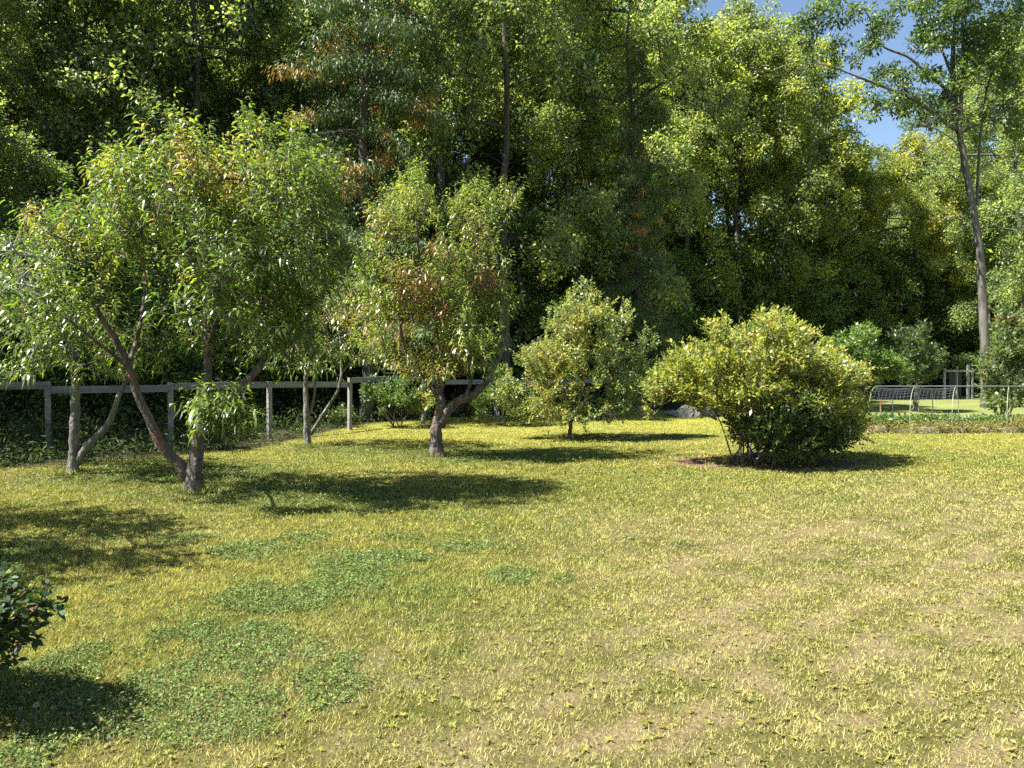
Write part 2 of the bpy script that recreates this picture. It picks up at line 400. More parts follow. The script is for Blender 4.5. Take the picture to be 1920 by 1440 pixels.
# regional colour: yellowing or bronze branches, placed as in the photograph
def region_cols(spots, base, basew, d0):
    ctr = [(at(px, py, d0), r*d0/F, c, s) for px, py, r, c, s in spots]
    def f(pos, i, t, rng):
        n = len(pos); c = pick(rng, n, base, basew)
        # per shoot tint so that whole twigs differ
        ns = i.max()+1; tint = rng.normal(0, .13, ns)[i]; c = c*(1+tint[:, None]*np.array([1.2, .9, .4]))
        for q, r, cc, s in ctr:
            dd = np.hypot((pos[:, 0]-q[0]), (pos[:, 2]-q[2]))/r
            k = (rng.random(ns)[i] < s*np.exp(-dd**2*1.2))
            c[k] = np.array(cc)*rng.uniform(.7, 1.3, (k.sum(), 1))
        return np.clip(c, 0, 1)
    return f
GREENS = [(.085, .135, .028), (.12, .18, .035), (.06, .10, .026), (.16, .21, .045)]
YEL = (.34, .32, .085); ORG = (.33, .21, .08); BRZ = (.25, .10, .05); LIME = (.22, .26, .05)
GREENS = [(c[0]*1.15, c[1]*1.15, c[2]) for c in GREENS]

def peach(name, base_px, label, cat, blobs, cx_px, R_m, ncl, limbs, colf, seed, per=3, lper=9, size=.13, ln=(.2, .45), depth_add=0, droop=.55, ratio=.24, nseg=3, single=0, mat=None, bark=None, upw=.35, outw=.6, group=None, shell=.35, rt=.0035, bare=(), gap=.5, gfr=.36):
    rng = np.random.default_rng(seed); org = G(*base_px); d0 = org[1]
    root = empty(name, org, label, cat, group)
    init = []
    for nm, pts, r0, r1 in limbs:
        P3 = [at(p[0], p[1], d0+(p[2] if len(p) > 2 else 0)) for p in pts]
        if nm == 'trunk': P3[0] = org+np.array([0, 0, -.05])
        c = mk_limb(nm, P3, r0, r1, bark or M_barkp, root, org, rng, 12 if nm == 'trunk' else 9, .07 if nm == 'trunk' else .12, .13, .45 if nm == 'trunk' else 0)
        init.append(c)
    init = np.concatenate(init)
    T = gappy(blob_targets(blobs, d0+depth_add, cx_px, R_m, ncl, rng, shell), gap, gfr)
    if name == 'peach_tree': T = T[T[:, 2] > .8]
    P, par, r, (A, B, ra, rb), td = grow(init, T, rng, .18, rt, .48, .05, .22)
    parts = [frusta(A, B, ra, rb, 5)]
    ax = np.array([at(cx_px, 600, d0)[0], d0+depth_add, 0.8])
    S0, d, l = shoots(T, td, ax, rng, per, ln, upw, outw)
    parts.append(frusta(S0, S0+d*l[:, None]*.95, np.full(len(S0), .003), np.full(len(S0), .0012), 3) if False else frusta(S0, S0+d*l[:, None]*.95, np.full(len(S0), .0035), np.full(len(S0), .0015), 5))
    # bare twigs that reach out of the crown
    bp = []
    for bt in bare:
        a = at(bt[0], bt[1], d0+bt[4]); b = at(bt[2], bt[3], d0+bt[4]-.2)
        c = catmull([a, (a+b)/2+rng.normal(0, .05, 3), b], .1); v, f = tube(c, np.linspace(.018, .005, len(c)), 5); bp.append((v, f))
        for q in range(5):
            k_ = rng.integers(1, max(2, len(c)-1)); e = c[k_]+norm(b-a+rng.normal(0, .6, 3))*rng.uniform(.15, .4)
            v, f = tube(np.array([c[k_], (c[k_]+e)/2+rng.normal(0, .02, 3), e]), [.007, .005, .003], 5); bp.append((v, f))
    if bp:
        V, Fq = join(bp); make_mesh('bare_twigs', V, Fq, M_wood, None, True, root, org, 'stuff')
    V, Fq = join(parts)
    make_mesh('branches', V, Fq, bark or M_barkp, None, True, root, org, 'stuff')
    pos, ld, nr, L, W, dr, col = peach_leaves(S0, d, l, rng, lper, size, ratio, droop, colf, nseg)
    keep = np.ones(len(pos), bool)
    if single:
        # the leaves that show largest: nearest to the eye, on the outside
        sc = pos[:, 1]-1.0*L/size-.15*rng.random(len(pos)); idx = np.argsort(sc)[:single*4]; idx = rng.choice(idx, single, replace=False); keep[idx] = False
        for q in idx:
            v, f, c = leaves(pos[q:q+1], ld[q:q+1], nr[q:q+1], L[q:q+1], W[q:q+1], dr[q:q+1], col[q:q+1], 3)
            make_mesh('leaf', v, f, mat or M_peach, c, False, root, org)
    V, Ft, cc = leaves(pos[keep], ld[keep], nr[keep], L[keep], W[keep], dr[keep], col[keep], nseg)
    make_mesh('crown', V, Ft, mat or M_peach, cc, False, root, org, 'stuff')
    print(name, 'leaves', len(pos)); return root

# --- the big peach tree, left
col1 = region_cols([(320,265,45,YEL,.6),(470,300,60,YEL,.5),(440,330,60,YEL,.5),(430,345,30,ORG,.5),(270,350,60,YEL,.5),(260,400,40,ORG,.3),(90,420,30,ORG,.5),(60,560,40,ORG,.45),(50,590,40,YEL,.4),(140,480,50,YEL,.4),(310,510,40,YEL,.5),(230,490,50,YEL,.3),(420,150,30,YEL,.3),(200,300,40,ORG,.3),(370,520,40,ORG,.3),(560,370,40,LIME,.6)],
                   GREENS+[LIME], [3,4,2,2,1.5], 10.8)
blobs1 = [(570,540,60,50),(520,580,60,60),(600,500,45,50),(540,640,60,30),(600,370,40,50),(560,330,40,40),(520,400,80,60),(610,450,35,50),(350,300,60,40),(285,215,25,18),(310,240,38,25),(325,285,55,35),(480,270,40,30),(545,290,35,35),(425,320,120,40),(240,320,70,25),(200,340,50,20),(300,370,140,60),(460,390,130,80),(600,350,45,45),(585,430,60,60),
          (130,430,60,40),(60,430,40,22),(110,500,110,60),(190,430,90,60),(250,500,150,90),(390,490,170,110),(560,520,80,80),(90,600,110,60),(200,600,130,70),(360,600,160,80),(500,610,110,60),(580,600,60,60),(140,670,110,30),(300,660,110,40),(460,670,90,35),(400,770,45,45,-1.2),(430,800,35,25,-1.2),(440,740,50,40,-.8),(480,700,60,35,-.5),(400,700,60,40,-1.),(270,700,50,20),(395,725,50,35,-1.0),(560,665,60,30),(460,215+30,30,20)]
peach('peach_tree', (363,925), 'largest peach tree, forked low, with a drooping leafy spray beside its trunk', 'tree', blobs1, 330, 2.1, 2100,
      [('trunk', [(363,925),(364,895),(367,860),(370,832),(378,800,.05)], .115, .082),
       ('limb', [(356,900),(345,882),(318,852,-.05),(300,830,-.1),(275,775,-.15),(255,735,-.2),(243,690,-.2),(215,635,-.3),(180,580,-.4)], .082, .035),
       ('limb', [(378,800,.05),(410,770,.1),(450,725,.25),(485,690,.4),(530,620,.6),(560,540,.7)], .075, .025),
       ('limb', [(378,802,.05),(388,740,.2),(388,640,.3),(384,560,.3),(350,440,.2),(318,330,.1)], .062, .018),
       ('limb', [(388,650,.3),(420,560,.0),(450,450,-.2),(480,350,-.3)], .035, .012),
       ('limb', [(243,690,-.2),(200,655,-.5),(130,600,-.7),(60,545,-.8)], .03, .012),
       ('limb', [(240,690,-.2),(265,600,.2),(270,500,.5),(240,400,.6)], .035, .012)],
      col1, 11, per=3, lper=9, size=.13, ratio=.22, ln=(.2,.5), droop=.8, depth_add=-.3, gap=.62, gfr=.47, upw=.75, single=260, bare=[(60,480,5,440,-.9),(90,500,0,470,-.6),(70,540,0,548,-.8),(100,430,30,410,-.3),(75,515,30,490,-1)])

# --- second tree behind it, at the left edge
col2 = region_cols([(40,600,40,YEL,.4),(60,590,30,ORG,.4),(180,700,30,YEL,.2)], GREENS+[LIME], [3,4,2,1,1], 12.7)
peach('peach_tree', (135,890), 'peach tree behind the largest one near the left edge, pale second limb leaning right', 'tree',
      [(60,500,90,60),(20,560,80,60),(80,620,120,60),(150,640,100,50),(40,680,90,30),(170,690,80,25),(220,640,60,40),(-40,600,80,80)], 80, 1.9, 480,
      [('trunk', [(135,890),(138,850),(140,800),(141,730),(138,660)], .085, .055),
       ('limb', [(146,868),(165,835,-.05),(195,805,-.1),(208,785,-.1),(222,745,-.1),(242,700,-.1),(255,640,0)], .06, .03),
       ('limb', [(138,665),(110,600,.1),(70,540,.1),(40,500,0)], .04, .015)],
      col2, 12, per=3, lper=8, size=.13, droop=.8, bark=M_barkl)

# --- small tree in front of the fence
col3 = region_cols([(650,590,50,ORG,.6),(630,600,50,YEL,.6),(690,610,50,YEL,.5),(600,560,40,LIME,.5),(720,600,40,ORG,.5)], GREENS+[LIME], [3,3,2,2,2], 16.5)
peach('peach_tree', (577,838), 'small peach tree with thin forked pale stems standing before the fence left of centre', 'tree',
      [(560,570,40,40),(620,560,40,35),(660,540,35,30),(600,620,100,45),(690,620,80,45),(540,650,70,40),(640,660,100,35),(730,640,50,40),(570,690,60,18),(500,640,40,40)], 620, 1.6, 420,
      [('trunk', [(577,838),(575,800),(574,750),(573,710),(590,650)], .075, .04),
       ('limb', [(582,815),(600,785,-.05),(615,762,-.05),(632,735,-.05),(640,700,0),(638,640,0)], .042, .025),
       ('limb', [(575,790),(588,750,.1),(587,700,.1),(550,640,.1)], .035, .016),
       ('limb', [(640,700,0),(680,655,.2),(740,620,.2)], .025, .01)],
      col3, 13, per=3, lper=8, size=.13, droop=.8, bark=M_barkl, bare=[(700,690,790,702,-.3),(720,700,775,720,-.3)])

# --- centre peach
col4 = region_cols([(690,590,40,ORG,.3),(790,545,40,BRZ,.35),(770,520,40,ORG,.5),(900,500,25,ORG,.4),(915,540,22,BRZ,.5),(830,590,25,BRZ,.5),(800,560,30,BRZ,.4),(840,700,40,YEL,.4),(780,640,60,YEL,.5),(770,690,50,YEL,.5),(870,690,50,YEL,.4),(800,660,40,ORG,.3),(910,460,30,YEL,.5),(890,420,30,YEL,.4),(960,370,30,YEL,.35),(770,380,40,YEL,.4),(850,450,40,YEL,.45),(740,440,40,YEL,.4),(720,420,30,ORG,.3),(820,400,80,LIME,.5),(760,480,80,LIME,.5)], GREENS+[LIME], [1,4,.4,4,5], 15.4)
blobs4 = [(778,345,22,22),(775,380,45,35),(765,425,70,45),(720,420,35,30),(905,370,20,16),(895,400,45,40),(960,360,22,14),(950,385,30,30),(975,410,20,25),(855,400,18,20),(820,460,90,30),(930,450,50,45),(720,480,55,45),(800,510,120,55),(910,510,75,50),(975,500,30,15),(690,520,30,20),(830,580,130,60),(930,590,50,45),(720,580,60,45),(650,520,16,10),(820,650,120,50),(900,670,70,50),(740,650,60,45),(800,700,70,25),(950,640,30,30)]
peach('peach_tree', (820,855), 'middle peach tree with bronze leaf patches and a thick trunk forking low', 'tree', blobs4, 830, 1.5, 1350,
      [('trunk', [(820,855),(818,830),(819,800),(822,780),(826,755),(822,730),(820,700)], .135, .06),
       ('limb', [(826,800),(842,768,-.05),(862,752,-.1),(890,738,-.1),(915,712,0),(925,690,.1),(945,640,.2),(950,560,.2),(940,480,.1)], .09, .02),
       ('limb', [(824,745),(808,725,0),(795,706,.1),(775,690,.1),(755,640,.1),(745,560,.1)], .055, .02),
       ('limb', [(821,705),(822,670,.1),(815,600,.1),(790,500,.1),(778,390,0)], .055, .012),
       ('limb', [(870,750,-.1),(880,725,-.2),(885,700,-.2),(880,640,-.2),(885,560,-.2),(895,450,-.1)], .04, .012),
       ('limb', [(824,740),(840,700,.3),(860,640,.5),(865,560,.4)], .035, .012)],
      col4, 14, per=3, lper=9, size=.125, ratio=.23, ln=(.22, .55), upw=.9, droop=.85, depth_add=-.5, gap=.55, gfr=.44)

# --- young apple with upright shoots
col5 = region_cols([(1010,660,60,YEL,.4),(1080,600,60,YEL,.4),(1100,640,60,YEL,.3),(1040,700,60,YEL,.4),(1120,560,40,YEL,.4),(1010,760,60,YEL,.5),(1080,780,60,YEL,.3)], [(.17,.23,.09),(.22,.28,.11),(.12,.17,.06),(.30,.32,.11)], [3,4,2,2], 19.4)
blobs5 = [(975,700,40,40),(950,740,30,35),(1000,765,50,28),(1150,765,50,25),(1060,785,60,14),(1104,530,8,22),(1070,560,7,22),(1140,575,12,30),(1165,620,12,30),(1178,585,8,24),(1205,640,9,22),(1222,660,8,16),(1095,575,35,35),(1000,600,7,18),(1010,615,9,18),(1060,610,60,35),(1130,620,50,35),(1200,655,14,18),(1225,690,10,15),(1190,690,35,35),(1080,670,110,50),(1010,680,60,45),(1080,730,110,45),(980,740,50,40),(1160,730,60,40),(1020,775,60,20),(1110,778,60,16),(1200,720,20,25)]
peach('apple_tree', (1068,822), 'young apple tree with upright shoots between the middle peach and the big rounded shrub', 'tree', blobs5, 1080, 1.4, 1200,
      [('trunk', [(1068,822),(1070,790),(1072,750),(1076,700),(1080,640),(1095,580)], .05, .018),
       ('limb', [(1072,760),(1050,720,-.1),(1020,680,-.1),(1005,640,-.1)], .025, .01),
       ('limb', [(1074,730),(1110,700,-.2),(1150,670,-.2),(1165,620,-.1)], .025, .01)],
      col5, 15, per=3, lper=10, size=.095, ratio=.5, droop=.15, ln=(.18, .38), upw=1.0, nseg=2, mat=M_leaf, shell=.2, rt=.003)

# --- tree beyond the left edge whose low branches and shade come into the picture
peach('peach_tree', (-400,1030), 'peach tree mostly beyond the left edge, only outer leaves and its shade in view', 'tree',
      [(-330,480,220,140),(-330,650,230,90),(-130,560,90,90),(-160,660,90,60),(-420,600,150,120),(-60,700,45,30)], -320, 2.0, 520,
      [('trunk', [(-400,1030),(-390,970),(-360,900),(-325,800)], .11, .07),
       ('limb', [(-325,810),(-290,720,0),(-220,640,0),(-130,580,0)], .05, .02),
       ('limb', [(-326,810),(-360,700,0),(-400,600,0)], .05, .02)],
      col1, 16, per=3, lper=8, size=.14)

# ------------------------------------------------------------------ the rounded shrub
def shrub(name, base, label, cat, blobs, cx_px, R_m, ncl, colf, seed, nst=9, lsize=.075, ratio=.42, lper=9, per=3, ln=(.12, .28), d_add=0, group=None, mat=None, stem_r=.022, upw=.75, droop=.12, shell=.55, bark=None, nseg=2, fold=0, rt=.003, spread=.35):
    rng = np.random.default_rng(seed); org = np.array(base, float); d0 = org[1]
    root = empty(name, org, label, cat, group)
    T = gappy(blob_targets(blobs, d0+d_add, cx_px, R_m, ncl, rng, shell), .4, .24)
    ends = T[rng.choice(len(T), nst, replace=False)]; init = []
    for q, e in enumerate(ends):
        st = org+np.array([rng.normal(0, spread*.35), rng.normal(0, spread*.3), -.03])
        e2 = st+(e-st)*.72; mid = st+(e2-st)*.45+np.array([0, 0, .12*np.linalg.norm(e2-st)])+rng.normal(0, .05, 3)
        c = mk_limb('stem', [st, mid, e2], stem_r*rng.uniform(.7, 1.3), stem_r*.35, bark or M_barkl, root, org, rng, 7, .15)
        init.append(c)
    init = np.concatenate(init)
    P, par, r, (A, B, ra, rb), td = grow(init, T, rng, .2, rt, .45, .06, .15)
    ax = np.array([org[0], d0+d_add, .3])
    S0, d, l = shoots(T, td, ax, rng, per, ln, upw, .6)
    V, Fq = join([frusta(A, B, ra, rb, 5), frusta(S0, S0+d*l[:, None]*.9, np.full(len(S0), .003), np.full(len(S0), .0015), 5)])
    make_mesh('branches', V, Fq, bark or M_barkl, None, True, root, org, 'stuff')
    pos, ld, nr, L, W, dr, col = peach_leaves(S0, d, l, rng, lper, lsize, ratio, droop, colf, nseg)
    V, Ft, cc = leaves(pos, ld, nr, L, W, dr, col, nseg, fold)
    make_mesh('crown', V, Ft, mat or M_leaf, cc, False, root, org, 'stuff')
    print(name, 'leaves', len(pos)); return root
sb = G(1405, 868)
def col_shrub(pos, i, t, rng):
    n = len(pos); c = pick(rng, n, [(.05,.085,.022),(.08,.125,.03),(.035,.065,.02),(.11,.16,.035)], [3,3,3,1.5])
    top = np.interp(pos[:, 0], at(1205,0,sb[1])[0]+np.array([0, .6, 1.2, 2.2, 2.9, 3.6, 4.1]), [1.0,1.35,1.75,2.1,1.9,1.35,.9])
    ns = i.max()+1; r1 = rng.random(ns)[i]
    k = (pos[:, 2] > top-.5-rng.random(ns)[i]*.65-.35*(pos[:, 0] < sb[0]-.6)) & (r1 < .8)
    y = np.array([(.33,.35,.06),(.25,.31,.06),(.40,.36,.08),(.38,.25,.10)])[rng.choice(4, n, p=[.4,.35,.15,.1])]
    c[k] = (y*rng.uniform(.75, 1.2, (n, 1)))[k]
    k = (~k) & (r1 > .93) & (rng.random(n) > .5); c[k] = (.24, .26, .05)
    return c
shb = [(1345,625,25,16),(1450,620,40,20),(1490,640,30,20),(1400,665,90,40),(1320,690,70,35),(1500,680,80,45),(1275,715,45,26),(1238,740,26,24),(1218,772,12,14),(1285,735,40,16),(1560,720,60,45),(1595,770,30,45),(1400,740,120,60),(1510,770,90,60),(1560,810,60,35),(1450,810,100,35),(1430,800,60,40),(1500,840,80,18),(1350,745,30,18)]
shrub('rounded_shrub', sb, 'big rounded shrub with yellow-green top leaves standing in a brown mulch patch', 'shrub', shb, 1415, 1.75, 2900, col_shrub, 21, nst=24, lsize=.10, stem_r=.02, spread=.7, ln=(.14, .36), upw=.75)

# bottom-left bush, every big leaf its own part
def corner_bush():
    rng = np.random.default_rng(31); org = G(-75, 1335); d0 = org[1]
    root = empty('leafy_bush', org, 'dark leafy bush cut by the left edge at the bottom, its leaves pointing right', 'bush')
    T = blob_targets([(-70,1165,135,55),(15,1160,75,45),(58,1150,34,34),(-120,1180,120,60),(-60,1230,90,30),(0,1200,60,30),(-150,1100,150,60)], d0, -70, .45, 260, rng, .5)
    init = []
    for q in range(6):
        e = T[rng.integers(len(T))]; c = mk_limb('stem', [org+rng.normal(0, .03, 3)*[1, 1, 0], (org+e)/2+rng.normal(0, .03, 3), e], .011, .004, M_barkp, root, org, rng, 6, .08); init.append(c)
    init = np.concatenate(init); P, par, r, (A, B, ra, rb), td = grow(init, T, rng, .08, .0016, .4, .05, .1)
    S0, d, l = shoots(T, td, org, rng, 3, (.05, .12), .5, .6)
    V, Fq = join([frusta(A, B, ra, rb, 5), frusta(S0, S0+d*l[:, None], np.full(len(S0), 0.0013), np.full(len(S0), .001), 5)])
    make_mesh('branches', V, Fq, M_barkp, None, True, root, org, 'stuff')
    cf = lambda pos, i, t, rng: np.where((rng.random((len(pos), 1)) < .05), np.array([[.28, .28, .04]]), np.where(rng.random((len(pos), 1)) < .05, np.array([[.10, .04, .03]]), pick(rng, len(pos), [(.035,.07,.02),(.06,.10,.03),(.045,.08,.03)], [1, 1, 1])))
    pos, ld, nr, L, W, dr, col = peach_leaves(S0, d, l, rng, 6, .058, .52, .3, cf, 3)
    v = pos[:, 0]/pos[:, 1]; inview = np.where(v > -.70)[0]; sc = pos[inview, 1]; idx = inview[np.argsort(sc)][:290]
    keep = np.ones(len(pos), bool); keep[idx] = False
    for q in idx:
        a, f, c = leaves(pos[q:q+1], ld[q:q+1], nr[q:q+1], L[q:q+1], W[q:q+1], dr[q:q+1], col[q:q+1], 3)
        make_mesh('leaf', a, f, M_bush, c, False, root, org)
    a, f, c = leaves(pos[keep], ld[keep], nr[keep], L[keep], W[keep], dr[keep], col[keep], 3)
    make_mesh('crown', a, f, M_bush, c, False, root, org, 'stuff')
corner_bush()

# ------------------------------------------------------------------ forest prototypes
def clump_leaves(T, rng, per, rad, size, ratio, cols, w, flat=.55, tilt=.5, orange=0., clumpvar=.16):
    n = len(T)*per; i = np.repeat(np.arange(len(T)), per)
    u = norm(rng.normal(size=(n, 3)))*(rng.random((n, 1))**(1/2.2))*rad; u[:, 2] *= flat
    pos = T[i]+u
    d = norm(u*1.2+rng.normal(0, rad*.6, (n, 3))+np.array([0, 0, -.1*rad])); nr = norm(np.array([0, 0, 1.])+rng.normal(0, tilt, (n, 3)))
    L = size*rng.uniform(.6, 1.25, n); W = L*ratio
    col = pick(rng, n, cols, w)*(1+rng.normal(0, clumpvar, len(T))[i][:, None]*np.array([1.3, 1, .3]))
    if orange:
        k = (rng.random(len(T)) < orange)[i]; col[k] = (np.array([.30, .20, .055])*rng.uniform(.6, 1.3, (n, 1)))[k]
    return leaves(pos, d, nr, L, W, rng.uniform(0, .3, n), np.clip(col, 0, 1), 2, .12)

FG = [(.125,.16,.058),(.165,.20,.07),(.075,.10,.038),(.23,.25,.095)]
def broadleaf(seed, H=22., z0=5., Rc=4.2, nb=46, ncl=1700, per=42, cols=FG, w=(3,3,2,1.5), size=.17, top=.75, lean=0.):
    rng = np.random.default_rng(seed)
    root = empty('forest_tree', (0, 0, 0), 'x', 'tree')
    tr = [(0, 0, -.2)]+[(lean*z_**1.3*.02+rng.normal(0, .12), rng.normal(0, .12), z_) for z_ in np.linspace(2, H*.86, 7)]
    c = mk_limb('trunk', tr, .24, .05, M_barkd, root, None, rng, 10, .6, .08, .5, .8)
    B = []
    for q in range(nb):
        t = (q+.5)/nb; z_ = z0+(H-1.0-z0)*t
        rr = Rc*(math.sin(math.pi*min(1, (t*.85+.12)))**.6); a = q*2.4+rng.normal(0, .4)
        r_ = rr*rng.uniform(.35, 1.); B.append((np.array([math.cos(a)*r_+lean*z_**1.3*.02, math.sin(a)*r_, z_]), rng.uniform(.9, 1.7)))
    T = []
    for b, r_ in B:
        m = int(ncl/nb); u = norm(rng.normal(size=(m, 3))); u[:, 2] = np.where(u[:, 2] < -.6, -u[:, 2], u[:, 2])
        T.append(b+u*r_*(rng.random((m, 1))**.4)*np.array([1, 1, 1.1]))
    T = gappy(np.concatenate(T), 1.7, .38)
    P, par, r, (A, Bq, ra, rb), td = grow(c, T, rng, .7, .009, .45, .05, .1)
    V, Fq = frusta(A, Bq, ra, rb, 4)
    make_mesh('branches', V, Fq, M_barkd, None, True, root, None, 'stuff')
    V, Ft, cc = clump_leaves(T, rng, per, .40, size, .62, cols, w, .95, 1.1, 0, .22)
    make_mesh('crown', V, Ft, M_forest, cc, False, root, None, 'stuff')
    return root
def hemlock(seed, H=22., z0=2.5, Rc=3.6, nbr=95, per=26, orange=.05, bare=.12):
    rng = np.random.default_rng(seed)
    root = empty('hemlock_tree', (0, 0, 0), 'x', 'tree')
    tr = [(rng.normal(0, .06), rng.normal(0, .06), z_) for z_ in np.linspace(-.2, H, 8)]
    c = mk_limb('trunk', tr, .21, .03, M_barkd, root, None, rng, 10, .6, .08, .4, .85)
    parts = []; T = []
    for q in range(nbr):
        t = (q+rng.random())/nbr; z_ = z0+(H-z0)*t; Lb = Rc*(1-t)**.75*rng.uniform(.45, 1.15)+.4; a = q*2.4+rng.normal(0, .3)
        o = np.array([math.cos(a), math.sin(a), 0]); s = np.array([-o[1], o[0], 0]); st = np.array([0, 0, z_]); rise = rng.uniform(-.25, .35)
        pts = np.array([st+o*Lb*k+np.array([0, 0, 1])*Lb*(rise*k-.35*k*k) for k in np.linspace(0, 1, 7)])
        parts.append(tube(pts, np.linspace(.035*(1-t)+.012, .005, 7), 4))
        dead = rng.random() < bare
        for k in np.arange(.18, 1.01, .28/Lb):
            p = st+o*Lb*k+np.array([0, 0, 1])*Lb*(rise*k-.35*k*k)
            for sg in (-1, 1):
                wd = Lb*.38*(1.15-k)*rng.uniform(.6, 1.2)
                e = p+s*sg*wd+o*wd*.6+np.array([0, 0, -.18*wd])
                parts.append(tube(np.array([p, (p+e)/2+[0, 0, .03], e]), [.008, .006, .003], 4))
                if not dead:
                    m = max(1, int(wd/.26))
                    for v in range(m): T.append(p+(e-p)*(v+1)/m)
            if not dead: T.append(p)
    V, Fq = join(parts); make_mesh('branches', V, Fq, M_barkd, None, True, root, None, 'stuff')
    T = np.array(T); n = len(T)*per; i = np.repeat(np.arange(len(T)), per)
    pos = T[i]+rng.normal(0, 1, (n, 3))*np.array([.16, .16, .11]); d = norm((pos-T[i])*[2.5, 2.5, 1]+[0, 0, -.5]+rng.normal(0, .25, (n, 3)))
    col = pick(rng, n, [(.055,.095,.032),(.085,.13,.04),(.04,.07,.026)], [3, 2, 2])
    # whole branch ends turned orange-brown
    ns = fbm(T[:, 0]*1.1+T[:, 2]*.9+seed, T[:, 1]*1.1+T[:, 2]*.7, 2)
    k = (ns > .5+.28*(1-orange*3))[i]; col[k] = (np.array([.30, .19, .06])*rng.uniform(.6, 1.25, (n, 1)))[k]
    V, Ft, cc = leaves(pos, d, norm(np.array([0, 0, 1.])+rng.normal(0, .4, (n, 3))), .17*rng.uniform(.6, 1.3, n), .045*rng.uniform(.7, 1.2, n), .25, np.clip(col, 0, 1), 2)
    make_mesh('crown', V, Ft, M_needle, cc, False, root, None, 'stuff'); print('hemlock tips', len(T)); return root
protoA = broadleaf(101)
protoB = broadleaf(102, 22, 6, 3.8, 36, 1600, 42, [(.15,.19,.055),(.20,.24,.07),(.095,.125,.04),(.29,.30,.09)], (3, 3, 2, 2), .17)
protoC = broadleaf(103, 22, 3.5, 4.6, 42, 1800, 42, [(.13,.17,.065),(.175,.21,.08),(.08,.11,.045),(.24,.26,.11)], (3, 3, 2, 1.5), .165)
protoH = hemlock(104, orange=.09)
protoU = broadleaf(105, 7.5, .8, 2.3, 26, 620, 40, [(.06,.11,.028),(.10,.16,.035),(.045,.08,.022),(.13,.19,.04)], (3, 3, 2, 1), .15)
used = set()
def plant(proto, px, d, H, base_h, label, rz, group=None, tint=(1, 1, 1), sx=1.0, name=None, trunk_only=False):
    if id(proto) in used: o = copy_tree(proto)
    else: o = proto; used.add(id(proto))
    if name: o.name = name
    o.location = ((px-CX)/F*d, d, 0); s = H/base_h; o.scale = (s*sx, s*sx, s); o.rotation_euler = (0, 0, rz)
    o['label'] = label
    if group: o['group'] = group
    elif 'group' in o: del o['group']
    for ch in o.children:
        if ch.name.startswith('crown'): ch.color = (*[t*1.12 for t in tint], 1)
    return o
rr = random.Random(9)
gF = 'tall trees at the front of the wood'
front = [
 (protoA, -90, 24.5, 17.5, 'dark broadleaf tree at the left edge behind the pale bare twigs', (1,1,1), 1.0),
 (protoC, 70, 27, 22, 'dark broadleaf tree rising behind the left half of the largest peach tree', (.9,.95,1), 1.0),
 (protoA, 215, 29.5, 23, 'dark tall tree directly behind the top spike of the largest peach tree', (.9,.95,1), 1.0),
 (protoB, 365, 27.5, 22, 'broadleaf tree behind the right side of the largest peach tree, sky gaps at its top', (.9,.95,1), 1.0),
 (protoC, 500, 33, 23, 'green tree between the largest peach and the hemlock with orange patches', (.85,.92,.95), .9),
 (protoH, 690, 25.2, 21.5, 'tall hemlock with orange-brown drooping patches and a bare-twigged trunk', (1.15,1.12,1.1), 1.05),
 (protoC, 830, 33, 23, 'grey-green tree standing behind the middle peach tree', (.95,1,1.05), 1.0),
 (protoA, 945, 29.5, 23, 'tall tree just right of the middle peach tree, dark trunk showing low', (1,1.03,1), .95),
 (protoB, 1060, 36, 23, 'tall tree behind the young apple tree with small sky gaps in its crown', (1,1,1), 1.0),
 (protoC, 1175, 31.5, 19.5, 'bright green tall tree between the apple tree and the rounded shrub', (1.1,1.1,.95), 1.0),
 (protoB, 1290, 42, 20.6, 'bright yellow-green tree behind the left side of the rounded shrub', (1.1,1.08,.9), 1.05),
 (protoA, 1385, 43, 21.8, 'yellow-green tree rising above the rounded shrub, its top against blue sky', (1.15,1.12,.95), 1.0),
 (protoB, 1462, 47, 22.3, 'sunlit tree with yellow leaf patches at the left edge of the sky gap', (1.2,1.15,.95), 1.1),
 (protoA, 1545, 49, 16.0, 'lower tree at the foot of the sky gap, right of the tall sunlit tree', (1.2,1.15,.9), 1.05),
 (protoC, 1625, 50, 16.2, 'low rounded green tree under the sky gap left of the pale oak trunk', (1.1,1.1,.95), 1.1),
 (protoB, 1720, 50, 16.8, 'orange-tinged green tree just left of the pale oak trunk', (1.25,1.1,.95), 1.1),
 (protoA, 1800, 53, 17.0, 'green tree seen behind the upper trunk of the pale oak', (1.05,1.08,.95), 1.0),
 (protoC, 1905, 43, 21, 'leafy tree at the right edge behind the pale oak', (1.05,1.1,.95), 1.0),
 (protoB, 2020, 42, 23, 'tree at the right edge whose branches lean into the picture', (1.05,1.1,.95), 1.0),
]
for pr, px, d, H, lab, tint, sx in front:
    plant(pr, px, d, H, 22., lab, rr.uniform(0, 6.28), gF, tint, sx, 'hemlock_tree' if pr is protoH else 'forest_tree')
plant(protoH, 1195, 30.5, 15, 22., 'slender hemlock in the shade right of the apple tree, a few branch tips sunlit', 1.0, gF, (1.1,1.1,1), .9, 'hemlock_tree')
